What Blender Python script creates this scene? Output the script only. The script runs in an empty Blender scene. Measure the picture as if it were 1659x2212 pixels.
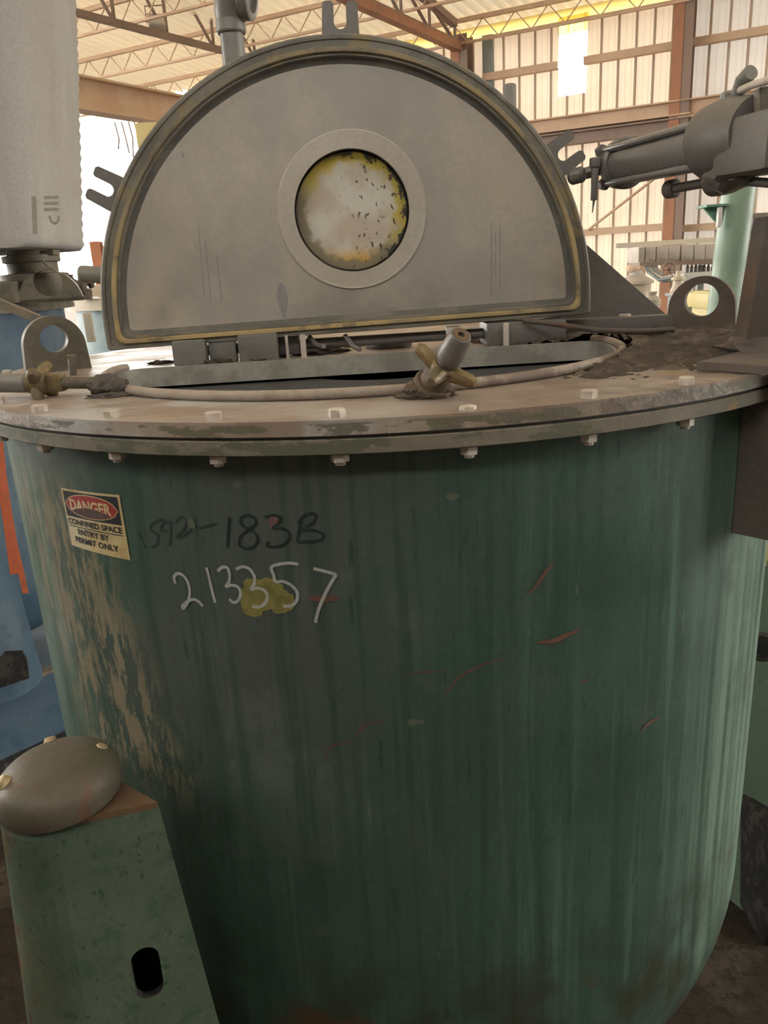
import bpy, bmesh, math, random
from mathutils import Vector, Matrix, noise
from mathutils.geometry import tessellate_polygon
R = math.radians
rnd = random.Random(7)
sc = bpy.context.scene
COL = sc.collection
T = 1.95                       # height of the casing's cover plate above the floor
F, W, H = 1662.0, 1659, 2212   # focal length and frame in pixels
PITCH, ROLL = 0.3027567, -0.05757404
CX, CY, ZC = 0.02985, 1.87037, T + 0.178377
RS, RF = 0.85, 0.896           # shell and flange radius

# ------------------------------------------------------------------ view geometry (surveying the photograph)
def ray(px, py):
    x = (px - W / 2) / F; y = -(py - H / 2) / F
    c, s = math.cos(ROLL), math.sin(ROLL)
    xx = c * x - s * y; yy = s * x + c * y
    cp, sp = math.cos(PITCH), math.sin(PITCH)
    return Vector((xx, cp + sp * yy, -sp + cp * yy))
CAM = Vector((0, 0, ZC))
def onz(px, py, z):
    d = ray(px, py); return CAM + d * ((z - ZC) / d.z)
def ony(px, py, Y):
    d = ray(px, py); return CAM + d * (Y / d.y)
def oncyl(px, py, r=RS):
    d = ray(px, py); a = d.x ** 2 + d.y ** 2; b = -(CX * d.x + CY * d.y); c = CX * CX + CY * CY - r * r
    k = (-b - math.sqrt(max(b * b - a * c, 0))) / a
    p = d * k; return math.atan2(p.x - CX, -(p.y - CY)), p.z + ZC
def cylpt(th, z, r):
    return Vector((CX + r * math.sin(th), CY - r * math.cos(th), z))

# ------------------------------------------------------------------ mesh builder
class MB:
    def __init__(s): s.bm = bmesh.new()
    def v(s, p): return s.bm.verts.new(p)
    def face(s, vs, mi=0):
        try:
            f = s.bm.faces.new(vs); f.material_index = mi; return f
        except ValueError: return None
    def box(s, c, size, rot=None, bev=0.0):
        m = Matrix.Translation(Vector(c)) @ (rot.to_4x4() if rot else Matrix.Identity(4)) @ Matrix.Diagonal((*size, 1))
        g = bmesh.ops.create_cube(s.bm, size=1.0, matrix=m)
        if bev:
            es = list({e for v in g['verts'] for e in v.link_edges})
            bmesh.ops.bevel(s.bm, geom=es, offset=bev, segments=2, affect='EDGES', profile=0.6)
        return s
    def beam(s, p0, p1, w, h, up=(0, 0, 1), bev=0.0):
        p0, p1 = Vector(p0), Vector(p1); d = p1 - p0; L = d.length; d.normalize()
        up = Vector(up); x = d.cross(up).normalized(); z = x.cross(d)
        rot = Matrix((x, d, z)).transposed()
        return s.box((p0 + p1) / 2, (w, L, h), rot, bev)
    def hbeam(s, p0, p1, w, h, t=0.02, up=(0, 0, 1)):
        p0, p1 = Vector(p0), Vector(p1); d = (p1 - p0).normalized(); up = Vector(up)
        x = d.cross(up).normalized(); z = x.cross(d)
        s.beam(p0 + z * (h / 2 - t / 2), p1 + z * (h / 2 - t / 2), w, t, up)
        s.beam(p0 - z * (h / 2 - t / 2), p1 - z * (h / 2 - t / 2), w, t, up)
        s.beam(p0, p1, t, h - 2 * t, up)
        return s
    def ring(s, c, u, w, r, n, ph=0.0):
        return [s.v(c + u * (r * math.cos(ph + 2 * math.pi * i / n)) + w * (r * math.sin(ph + 2 * math.pi * i / n))) for i in range(n)]
    def loft(s, rings, close=True, cap0=True, cap1=True, mi=0):
        for a, b in zip(rings, rings[1:]):
            n = len(a)
            for i in range(n if close else n - 1):
                s.face([a[i], a[(i + 1) % n], b[(i + 1) % n], b[i]], mi)
        if cap0: s.face(rings[0][::-1], mi)
        if cap1: s.face(rings[-1], mi)
        return s
    def cyl(s, p0, p1, r0, r1=None, n=24, cap=True, ph=0.0):
        r1 = r0 if r1 is None else r1
        p0, p1 = Vector(p0), Vector(p1); d = (p1 - p0).normalized()
        u = d.orthogonal().normalized(); w = d.cross(u)
        return s.loft([s.ring(p0, u, w, r0, n, ph), s.ring(p1, u, w, r1, n, ph)], True, cap, cap)
    def lathe(s, p0, axis, prof, n=32, cap0=True, cap1=True, ph=0.0):
        # prof: list of (distance along the axis, radius)
        p0 = Vector(p0); d = Vector(axis).normalized(); u = d.orthogonal().normalized(); w = d.cross(u)
        return s.loft([s.ring(p0 + d * h, u, w, max(r, 1e-4), n, ph) for h, r in prof], True, cap0, cap1)
    def tube(s, pts, r, n=10, closed=False, cap=True):
        pts = [Vector(p) for p in pts]; m = len(pts); rings = []; u = None
        for i, p in enumerate(pts):
            if closed: d = pts[(i + 1) % m] - pts[i - 1]
            else: d = pts[min(i + 1, m - 1)] - pts[max(i - 1, 0)]
            d.normalize()
            u = d.orthogonal() if u is None else u - d * u.dot(d)
            u.normalize(); w = d.cross(u)
            rr = r[i] if isinstance(r, (list, tuple)) else r
            rings.append(s.ring(p, u, w, rr, n))
        if closed: s.loft(rings + [rings[0]], True, False, False)
        else: s.loft(rings, True, cap, cap)
        return s
    def slab(s, loops, M, h, mi=0):
        # flat plate: 2-D loops (outer, holes...) in the plane of M, from w=0 to w=h
        tri = tessellate_polygon([[Vector((x, y, 0)) for x, y in lp] for lp in loops])
        lo, hi = [], []
        for lp in loops:
            for x, y in lp:
                lo.append(s.v(M @ Vector((x, y, 0)))); hi.append(s.v(M @ Vector((x, y, h))))
        for a, b, c in tri:
            s.face([hi[a], hi[b], hi[c]], mi); s.face([lo[c], lo[b], lo[a]], mi)
        o = 0
        for lp in loops:
            n = len(lp)
            for i in range(n):
                j = (i + 1) % n
                s.face([lo[o + i], lo[o + j], hi[o + j], hi[o + i]], mi)
            o += n
        return s
    def blob(s, c, size, seed=0, amp=0.25, sub=3, freq=1.6, rot=None):
        g = bmesh.ops.create_icosphere(s.bm, subdivisions=sub, radius=1.0)
        for v in g['verts']:
            d = 1 + amp * noise.noise(v.co * freq + Vector((seed * 7.3, seed * 1.7, 0))) + amp * .5 * noise.noise(v.co * freq * 3 + Vector((0, seed * 3.1, 5)))
            p = Vector((v.co.x * size[0], v.co.y * size[1], v.co.z * size[2])) * d
            if rot: p = rot @ p
            v.co = Vector(c) + p
        return s
    def build(s, name, mat, parent=None, sharp=35, smooth=True, fix=True):
        bm = s.bm
        if fix: bmesh.ops.recalc_face_normals(bm, faces=bm.faces)
        me = bpy.data.meshes.new(name); bm.to_mesh(me); bm.free()
        return link(name, me, mat, parent, sharp, smooth)
def origin_of(p):
    o = Vector((0, 0, 0))
    while p is not None: o += p.location; p = p.parent
    return o
def link(name, me, mat, parent=None, sharp=35, smooth=True):
    for m in (mat if isinstance(mat, (list, tuple)) else [mat]): me.materials.append(m)
    if smooth:
        for p in me.polygons: p.use_smooth = True
        me.set_sharp_from_angle(angle=R(sharp))
    o = bpy.data.objects.new(name, me); COL.objects.link(o)
    if parent is not None:
        o.parent = parent; me.transform(Matrix.Translation(-origin_of(parent)))
    else:                                   # origin at the foot of the mesh
        zs = [v.co.z for v in me.vertices]; n = len(zs)
        c = Vector((sum(v.co.x for v in me.vertices) / n, sum(v.co.y for v in me.vertices) / n, min(zs)))
        me.transform(Matrix.Translation(-c)); o.location = c
    return o
def thing(name, label, cat, loc, group=None):
    o = bpy.data.objects.new(name, None); COL.objects.link(o); o.location = loc
    o.empty_display_size = 0.1
    return tag(o, label, cat, group)
def tag(o, label, cat, group=None, kind=None):
    o['label'] = label; o['category'] = cat
    if group: o['group'] = group
    if kind: o['kind'] = kind
    return o
def struct(o):
    o['kind'] = 'structure'; return o

# ------------------------------------------------------------------ materials
def mat(name, base, rough=0.6, metal=0.0, layers=(), bump=0.0, bscale=40.0, spec=0.35, grain=0.07):
    """base paint, fine grain, then layers: dict(col, scale=(x,y,z) or number, lo, hi, amt, detail, mask=fn)"""
    m = bpy.data.materials.new(name); m.use_nodes = True
    nt = m.node_tree; N = nt.nodes; Lk = nt.links; N.clear()
    out = N.new('ShaderNodeOutputMaterial'); b = N.new('ShaderNodeBsdfPrincipled')
    Lk.new(b.outputs[0], out.inputs[0])
    b.inputs['Roughness'].default_value = rough; b.inputs['Metallic'].default_value = metal
    b.inputs['Specular IOR Level'].default_value = spec
    geo = N.new('ShaderNodeNewGeometry'); pos = geo.outputs['Position']
    def nz(scale, detail=5, rough_=0.6, dist=0.0):
        mp = N.new('ShaderNodeMapping'); Lk.new(pos, mp.inputs[0])
        mp.inputs['Scale'].default_value = scale if isinstance(scale, (tuple, list)) else (scale,) * 3
        t = N.new('ShaderNodeTexNoise'); t.inputs['Scale'].default_value = 1.0
        t.inputs['Detail'].default_value = detail; t.inputs['Roughness'].default_value = rough_
        t.inputs['Distortion'].default_value = dist
        Lk.new(mp.outputs[0], t.inputs['Vector']); return t.outputs[0]
    def rng(sock, lo, hi, a=0.0, c=1.0):
        r = N.new('ShaderNodeMapRange'); r.inputs[1].default_value = lo; r.inputs[2].default_value = hi
        r.inputs[3].default_value = a; r.inputs[4].default_value = c; r.interpolation_type = 'SMOOTHSTEP'
        Lk.new(sock, r.inputs[0]); return r.outputs[0]
    def mul(a, c):
        k = N.new('ShaderNodeMath'); k.operation = 'MULTIPLY'
        for i, q in enumerate((a, c)):
            if isinstance(q, (int, float)): k.inputs[i].default_value = q
            else: Lk.new(q, k.inputs[i])
        return k.outputs[0]
    def mix(a, c, f):
        x = N.new('ShaderNodeMix'); x.data_type = 'RGBA'
        for i, q in ((0, f), (6, a), (7, c)):
            if isinstance(q, (int, float)): x.inputs[i].default_value = q
            elif isinstance(q, tuple): x.inputs[i].default_value = (*q[:3], 1)
            else: Lk.new(q, x.inputs[i])
        return x.outputs[2]
    col = tuple(base)
    if grain:
        g = rng(nz(90, 3), .3, .7)
        col = mix(tuple(c * (1 - grain) for c in base), tuple(min(c * (1 + grain), 1) for c in base), g)
    for L in layers:
        f = mul(rng(nz(L.get('scale', 3), L.get('detail', 5), L.get('rough', .62), L.get('dist', 0)), L.get('lo', .5), L.get('hi', .6)), L.get('amt', 1.0))
        if 'mask' in L: f = mul(f, L['mask'](N, Lk, pos, rng, mul))
        col = mix(col, tuple(L['col']), f)
    if isinstance(col, tuple): b.inputs['Base Color'].default_value = (*col, 1)
    else: Lk.new(col, b.inputs['Base Color'])
    rr = rng(nz(7, 4), .3, .7, max(rough - .1, 0), min(rough + .12, 1)); Lk.new(rr, b.inputs['Roughness'])
    if bump:
        bp = N.new('ShaderNodeBump'); bp.inputs['Strength'].default_value = bump; bp.inputs['Distance'].default_value = .01
        Lk.new(nz(bscale, 6), bp.inputs['Height']); Lk.new(bp.outputs[0], b.inputs['Normal'])
    return m
def polar_mask(th0, th1, z0, z1, soft_t=.05, soft_z=.1, skew=0.0):
    """mask for a patch on the casing shell: between two angles about its axis and two heights"""
    def fn(N, Lk, pos, rng, mul):
        sp = N.new('ShaderNodeSeparateXYZ'); Lk.new(pos, sp.inputs[0])
        def mth(op, a, c):
            k = N.new('ShaderNodeMath'); k.operation = op
            for i, q in enumerate((a, c)):
                if isinstance(q, (int, float)): k.inputs[i].default_value = q
                else: Lk.new(q, k.inputs[i])
            return k.outputs[0]
        dx = mth('SUBTRACT', sp.outputs[0], CX); dy = mth('SUBTRACT', CY, sp.outputs[1])
        th = mth('ARCTAN2', dx, dy)
        if skew: th = mth('ADD', th, mth('MULTIPLY', mth('SUBTRACT', sp.outputs[2], (z0 + z1) / 2), skew))
        a = rng(th, th0 - soft_t, th0 + soft_t); b2 = rng(th, th1 - soft_t, th1 + soft_t, 1, 0)
        c = rng(sp.outputs[2], z0 - soft_z, z0 + soft_z); d = rng(sp.outputs[2], z1 - soft_z, z1 + soft_z, 1, 0)
        return mul(mul(a, b2), mul(c, d))
    return fn
def z_mask(z0, z1, soft=.01):
    def fn(N, Lk, pos, rng, mul):
        sp = N.new('ShaderNodeSeparateXYZ'); Lk.new(pos, sp.inputs[0])
        return mul(rng(sp.outputs[2], z0 - soft, z0 + soft), rng(sp.outputs[2], z1 - soft, z1 + soft, 1, 0))
    return fn
def x_mask(x0, soft=.2):
    def fn(N, Lk, pos, rng, mul):
        sp = N.new('ShaderNodeSeparateXYZ'); Lk.new(pos, sp.inputs[0])
        return rng(sp.outputs[0], x0 - soft, x0 + soft)
    return fn

GREEN = (.050, .094, .070)
M = {}
M['shell'] = mat('weathered_sidelit_green_paint', GREEN, .42, 0, [
    dict(col=(.032, .062, .047), scale=2.6, lo=.42, hi=.66, amt=.8),
    dict(col=(.085, .095, .086), scale=(3, 3, 1.6), lo=.35, hi=.6, amt=.75, mask=polar_mask(-.75, .08, T - .6, T + .2, .25, .25)),  # dust, plus a grey veil of glare painted on the upper left
    dict(col=(.10, .20, .145), scale=(38, 38, 1.5), lo=.52, hi=.72, amt=.6, mask=polar_mask(.15, 1.6, T - 1.3, T - .12, .2, .12)),
    dict(col=(.19, .29, .225), scale=(26, 26, .8), lo=.30, hi=.60, amt=.85, mask=polar_mask(.66, 1.7, T - 1.25, T - .12, .16, .14)),  # side light on the right edge, painted as a paler band
    dict(col=(.16, .235, .165), scale=(20, 20, 1.2), lo=.38, hi=.62, amt=.8, mask=polar_mask(-1.6, -.78, T - 1.2, T - .06, .07, .1)),  # left edge painted paler, as lit from that side
    dict(col=(.24, .20, .13), scale=(34, 34, 11), lo=.46, hi=.54, amt=.85, detail=9, rough=.72, mask=polar_mask(-.92, -.55, T - .66, T - .13, .07, .06, .38)),
    dict(col=(.14, .16, .15), scale=(9, 9, 5), lo=.52, hi=.68, amt=.5, mask=polar_mask(-.38, .02, T - .62, T - .22, .08, .08)),
    dict(col=(.026, .056, .040), scale=(42, 42, 1.6), lo=.48, hi=.66, amt=.55),
    dict(col=(.085, .135, .105), scale=(55, 55, 2.2), lo=.56, hi=.72, amt=.5),
    dict(col=(.085, .098, .088), scale=(7, 7, 6), lo=.56, hi=.70, amt=.55, detail=8, rough=.7),
    dict(col=(.018, .05, .036), scale=(60, 60, 9), lo=.62, hi=.7, amt=.7),
    dict(col=(.15, .20, .165), scale=(90, 90, 12), lo=.66, hi=.74, amt=.5),
    dict(col=(.035, .034, .02), scale=6, lo=.42, hi=.62, amt=.75, mask=polar_mask(-1, .9, T - 1.9, T - .98, .3, .12)),
    dict(col=(.10, .04, .016), scale=(7, 7, 9), lo=.55, hi=.62, amt=.7, mask=polar_mask(-.3, .42, T - 1.9, T - 1.06, .1, .05)),
], bump=.12, bscale=30)
M['shell_in'] = mat('dark_inner_steel', (.30, .31, .31), .6, .3)
FLANGE = (.185, .165, .125)
M['flange'] = mat('chipped_beige_flange_paint', FLANGE, .6, 0, [
    dict(col=(.105, .11, .078), scale=(9, 9, 26), lo=.49, hi=.53, amt=.9, detail=7),
    dict(col=(.11, .095, .07), scale=(5, 5, 9), lo=.3, hi=.5, amt=.85, mask=x_mask(.38, .2)),
    dict(col=(.20, .135, .05), scale=(7, 7, 14), lo=.58, hi=.63, amt=.7, mask=x_mask(.28, .1)),
    dict(col=(.34, .31, .25), scale=(60, 60, 120), lo=.66, hi=.7, amt=.7),
], bump=.15, bscale=60)
M['cover'] = mat('dusty_tan_cover_plate', (.33, .27, .215), .42, 0, [
    dict(col=(.40, .39, .37), scale=(5, 9, 5), lo=.42, hi=.6, amt=.9, mask=lambda N, L, p, rng, mul: rng_x(N, L, p, rng, -.1, .25, 1, 0)),  # sky sheen painted on the left half
    dict(col=(.24, .165, .115), scale=(6, 10, 6), lo=.48, hi=.58, amt=.75, detail=7),
    dict(col=(.085, .065, .05), scale=(14, 18, 10), lo=.54, hi=.62, amt=.85, detail=8, mask=x_mask(.2, .18)),
    dict(col=(.05, .04, .035), scale=60, lo=.66, hi=.7, amt=.8),
], bump=.25, bscale=70, spec=.5) if False else None
def rng_x(N, Lk, pos, rng, a, b, c, d):
    sp = N.new('ShaderNodeSeparateXYZ'); Lk.new(pos, sp.inputs[0]); return rng(sp.outputs[0], a, b, c, d)
M['cover'] = mat('dusty_tan_cover_plate', (.33, .27, .215), .38, 0, [
    dict(col=(.42, .41, .39), scale=(5, 9, 5), lo=.42, hi=.6, amt=.9, mask=lambda N, L, p, rng, mul: rng_x(N, L, p, rng, -.15, .2, 1, 0)),  # pale sheen of the sky painted into the left half
    dict(col=(.25, .18, .13), scale=(6, 10, 6), lo=.48, hi=.58, amt=.75, detail=7),
    dict(col=(.185, .15, .118), scale=(5, 7, 5), lo=.25, hi=.5, amt=.95, mask=x_mask(.22, .25)),
    dict(col=(.10, .08, .063), scale=(14, 18, 10), lo=.5, hi=.6, amt=.85, detail=8, mask=x_mask(.25, .2)),
    dict(col=(.05, .04, .035), scale=60, lo=.68, hi=.72, amt=.8),
    dict(col=(.22, .135, .045), scale=(5, 5, 9), lo=.55, hi=.6, amt=.8, mask=x_mask(.3, .1)),
    dict(col=(.125, .12, .085), scale=(11, 11, 30), lo=.48, hi=.53, amt=.85, detail=7, mask=z_mask(T - .05, T - .004, .002)),
], bump=.25, bscale=70, spec=.5)
M['steel'] = mat('dull_stainless', (.43, .39, .33), .42, .25, [
    dict(col=(.335, .315, .285), scale=3.2, lo=.4, hi=.62, amt=.75),
    dict(col=(.49, .42, .33), scale=(4, 4, 2.2), lo=.46, hi=.66, amt=.7),
    dict(col=(.24, .225, .20), scale=(3, 3, 5), lo=.45, hi=.65, amt=.75, mask=z_mask(T - .1, T + .16, .07)),  # shading along the bottom of the plate, put into the colour
    dict(col=(.22, .2, .18), scale=(40, 40, 22), lo=.7, hi=.74, amt=.6),
], bump=.05, bscale=25, grain=.05)
M['steel_ring'] = mat('ground_stainless_pad', (.46, .42, .36), .4, .25, [
    dict(col=(.50, .44, .36), scale=6, lo=.45, hi=.65, amt=.6)], bump=.05, grain=.05)
M['frame'] = mat('grimy_grey_lid_frame', (.20, .185, .15), .55, .1, [
    dict(col=(.11, .105, .09), scale=5, lo=.42, hi=.6, amt=.8),
    dict(col=(.26, .2, .1), scale=(14, 14, 14), lo=.56, hi=.62, amt=.7)], bump=.15)
M['grime_shadow'] = mat('black_grime_and_shadow', (.11, .105, .092), .7, 0, [dict(col=(.18, .165, .135), scale=12, lo=.5, hi=.65, amt=.7)], bump=.2)  # also paints the shadow seam round the lid plate
M['gasket'] = mat('yellowed_rubber_gasket', (.20, .175, .125), .7, 0, [
    dict(col=(.44, .33, .15), scale=3, lo=.30, hi=.44, amt=.95, mask=z_mask(T - .2, T + .30, .12)),
    dict(col=(.30, .235, .12), scale=6, lo=.5, hi=.62, amt=.8),
    dict(col=(.15, .125, .085), scale=(9, 9, 9), lo=.54, hi=.62, amt=.85)], bump=.3)
M['rust'] = mat('dark_rusty_steel', (.125, .10, .082), .7, .1, [  # base colour lightened in place of a glare veil
    dict(col=(.15, .085, .045), scale=8, lo=.5, hi=.64, amt=.7),
    dict(col=(.08, .072, .066), scale=5, lo=.45, hi=.6, amt=.7)], bump=.35)
M['black_iron'] = mat('oily_black_iron', (.165, .155, .143), .5, .3, [  # iron painted lighter to stand in for hazy glare
    dict(col=(.20, .18, .15), scale=7, lo=.5, hi=.65, amt=.6)], bump=.15)
M['barrel'] = mat('grey_cylinder_tube', (.27, .265, .26), .36, .5, [
    dict(col=(.26, .25, .24), scale=6, lo=.5, hi=.68, amt=.6)], bump=.05)
M['lug'] = mat('olive_grimy_lug', (.155, .135, .10), .55, .1, [
    dict(col=(.10, .092, .07), scale=12, lo=.45, hi=.6, amt=.8)], bump=.2)
M['brass'] = mat('tarnished_brass', (.21, .155, .075), .5, .4, [
    dict(col=(.12, .10, .075), scale=14, lo=.42, hi=.6, amt=.85)], bump=.25)
M['bolt'] = mat('dusty_bolt', (.56, .51, .44), .6, .1, [dict(col=(.38, .31, .25), scale=30, lo=.45, hi=.6, amt=.7)], bump=.1)
M['dirt'] = mat('dark_crusted_dirt', (.085, .068, .054), .9, 0, [
    dict(col=(.15, .12, .095), scale=22, lo=.48, hi=.62, amt=.8),
    dict(col=(.045, .038, .034), scale=9, lo=.5, hi=.65, amt=.7)], bump=.8, bscale=60, spec=.15)
M['collar'] = mat('dull_steel_collar', (.33, .32, .28), .5, .2, [
    dict(col=(.2, .185, .16), scale=7, lo=.48, hi=.62, amt=.7)], bump=.12)
M['rim'] = mat('dusty_rim_pipe', (.34, .29, .24), .6, 0, [
    dict(col=(.14, .10, .08), scale=12, lo=.45, hi=.58, amt=.85, mask=x_mask(.05, .12)),
    dict(col=(.26, .2, .16), scale=15, lo=.5, hi=.62, amt=.6)], bump=.2)
M['pipe'] = mat('grey_green_painted_pipe', (.19, .185, .165), .4, .1, [dict(col=(.26, .24, .2), scale=7, lo=.5, hi=.66, amt=.6)], bump=.05)
M['column'] = mat('rust_spotted_green_paint', (.066, .098, .068), .55, 0, [
    dict(col=(.092, .125, .085), scale=5, lo=.45, hi=.65, amt=.75),
    dict(col=(.036, .075, .05), scale=(28, 28, 28), lo=.52, hi=.66, amt=.6),
    dict(col=(.15, .14, .085), scale=(9, 9, 4), lo=.45, hi=.6, amt=.7, mask=lambda N, L, p, rng, mul: rng_x(N, L, p, rng, -.60, -.50, 1, 0)),
    dict(col=(.11, .045, .018), scale=(34, 34, 18), lo=.55, hi=.58, amt=.9, mask=lambda N, L, p, rng, mul: rng_x(N, L, p, rng, -.595, -.545, 1, .0)),
    dict(col=(.02, .045, .03), scale=(75, 75, 60), lo=.60, hi=.68, amt=.75),
    dict(col=(.115, .14, .105), scale=(90, 90, 70), lo=.62, hi=.7, amt=.5)], bump=.2)
M['cap'] = mat('worn_brown_cap', (.105, .09, .066), .5, .05, [
    dict(col=(.085, .088, .058), scale=9, lo=.42, hi=.58, amt=.8),
    dict(col=(.17, .135, .112), scale=11, lo=.5, hi=.64, amt=.8, mask=lambda N, L, p, rng, mul: rng_x(N, L, p, rng, -.56, -.5, 1, .1)),
    dict(col=(.14, .06, .03), scale=24, lo=.58, hi=.66, amt=.6)], bump=.15)
M['rusty_top'] = mat('rusty_orange_edge', (.13, .08, .042), .8, 0, [dict(col=(.12, .075, .045), scale=20, lo=.45, hi=.6, amt=.8)], bump=.3)
M['cap_bolt'] = mat('worn_bright_bolt', (.42, .33, .2), .5, .3)
M['blue'] = mat('faded_blue_paint', (.060, .105, .150), .5, 0, [
    dict(col=(.09, .135, .165), scale=3, lo=.45, hi=.65, amt=.7),
    dict(col=(.042, .08, .12), scale=9, lo=.5, hi=.66, amt=.6)], bump=.1)
M['blue_edge'] = mat('worn_tan_edge', (.22, .18, .13), .7, 0, [dict(col=(.13, .12, .1), scale=20, lo=.45, hi=.6, amt=.7)])
M['teal'] = mat('pale_teal_paint', (.19, .27, .28), .45, 0, [dict(col=(.27, .34, .34), scale=4, lo=.5, hi=.66, amt=.6)])
M['wrap'] = mat('dusty_pale_wrap', (.42, .40, .37), .85, 0, [
    dict(col=(.47, .46, .44), scale=(5, 5, .6), lo=.45, hi=.62, amt=.7),
    dict(col=(.38, .35, .31), scale=3, lo=.5, hi=.66, amt=.6)], bump=.2, spec=.1)
M['print'] = mat('faded_brown_print', (.34, .315, .275), .85, 0, spec=.1)
M['tape'] = mat('orange_flagging_tape', (.62, .15, .065), .6, 0, [dict(col=(.42, .12, .06), scale=18, lo=.5, hi=.64, amt=.7)])
M['hole'] = mat('dark_opening_dirt', (.03, .03, .03), .9, 0, [dict(col=(.08, .07, .06), scale=20, lo=.5, hi=.6, amt=.8)], bump=.5)
M['floor'] = mat('dark_dirty_concrete', (.045, .036, .028), .9, 0, [
    dict(col=(.10, .085, .068), scale=4, lo=.45, hi=.65, amt=.8),
    dict(col=(.03, .025, .02), scale=30, lo=.5, hi=.62, amt=.8)], bump=.8, bscale=50, spec=.1)
M['wall'] = mat('cream_corrugated_sheet', (.66, .57, .46), .5, .1, [dict(col=(.72, .64, .53), scale=(.5, .5, 2), lo=.45, hi=.65, amt=.7)], grain=.03)
M['wall_grey'] = mat('grey_corrugated_sheet', (.50, .48, .45), .5, .1, [dict(col=(.58, .55, .5), scale=(.5, .5, 2), lo=.45, hi=.65, amt=.7)], grain=.03)
M['deck'] = mat('galvanised_roof_deck', (.52, .47, .36), .5, .1, [dict(col=(.42, .42, .36), scale=.5, lo=.45, hi=.6, amt=.7)], grain=.03)
M['primer'] = mat('red_oxide_primer', (.42, .20, .12), .65, 0, [dict(col=(.30, .17, .11), scale=2.5, lo=.45, hi=.62, amt=.7)])
M['primer_pale'] = mat('dusty_orange_primer', (.64, .47, .33), .65, 0, [dict(col=(.56, .38, .26), scale=2, lo=.45, hi=.62, amt=.7)])
M['brown'] = mat('brown_web_steel', (.30, .22, .18), .65, 0, [dict(col=(.24, .18, .15), scale=2, lo=.45, hi=.62, amt=.7)])
M['post'] = mat('mint_green_paint', (.24, .33, .25), .4, 0, [dict(col=(.19, .275, .205), scale=2.5, lo=.45, hi=.65, amt=.7)])
M['post_dark'] = mat('mid_green_bracket_paint', (.13, .27, .18), .5, 0)
M['pale_metal'] = mat('pale_dusty_metal', (.52, .46, .39), .6, .1, [dict(col=(.42, .39, .35), scale=3, lo=.45, hi=.62, amt=.7)])
M['cream'] = mat('cream_dust_metal', (.55, .48, .36), .6, 0, [dict(col=(.48, .43, .36), scale=3, lo=.45, hi=.62, amt=.7)])
M['greyblue'] = mat('grey_blue_machine_paint', (.25, .29, .28), .5, 0, [dict(col=(.33, .36, .33), scale=4, lo=.45, hi=.62, amt=.7)])
M['yellow'] = mat('pale_yellow_machine_paint', (.60, .50, .22), .5, 0, [dict(col=(.52, .43, .22), scale=3, lo=.45, hi=.62, amt=.6)])
M['orange'] = mat('faded_orange_paint', (.50, .19, .09), .5, 0, [dict(col=(.42, .18, .10), scale=3, lo=.45, hi=.62, amt=.6)])
M['hose'] = mat('dark_hose_rubber', (.06, .055, .05), .6, 0)
M['white_paint'] = mat('white_sheet_paint', (.6, .58, .54), .5, 0)
M['chalk'] = mat('white_paint_marker', (.37, .385, .355), .8, 0, [dict(col=(.25, .28, .25), scale=120, lo=.5, hi=.62, amt=.5)], spec=.1)
M['ink'] = mat('black_marker_ink', (.022, .028, .026), .5, 0, [dict(col=(.03, .05, .04), scale=60, lo=.48, hi=.62, amt=.8)], spec=.2)
M['ink_faint'] = mat('faint_black_marker_ink', (.030, .042, .037), .55, 0, [dict(col=(.045, .08, .06), scale=70, lo=.46, hi=.6, amt=.8)], spec=.2)
M['sticker'] = mat('yellowed_sticker_film', (.50, .40, .20), .5, 0, [dict(col=(.40, .27, .11), scale=26, lo=.5, hi=.64, amt=.8), dict(col=(.58, .52, .36), scale=9, lo=.5, hi=.64, amt=.7)])
M['st_black'] = mat('sticker_black', (.022, .022, .026), .45)
M['st_red'] = mat('sticker_red', (.32, .035, .035), .45, 0, [dict(col=(.22, .03, .03), scale=40, lo=.5, hi=.64, amt=.6)])
M['st_smear'] = mat('brown_scuff', (.085, .055, .05), .7, 0, [dict(col=(.13, .06, .05), scale=50, lo=.48, hi=.62, amt=.7)])
M['red_scratch'] = mat('red_primer_scratch', (.13, .068, .05), .7, 0)
M['yellow_stain'] = mat('yellow_paint_patch', (.22, .20, .06), .7, 0, [dict(col=(.15, .14, .045), scale=40, lo=.45, hi=.6, amt=.9)])
M['pink_fleck'] = mat('pink_paint_fleck', (.16, .085, .085), .7, 0)
M['pale_fleck'] = mat('pale_green_fleck', (.11, .13, .095), .7, 0)

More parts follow.
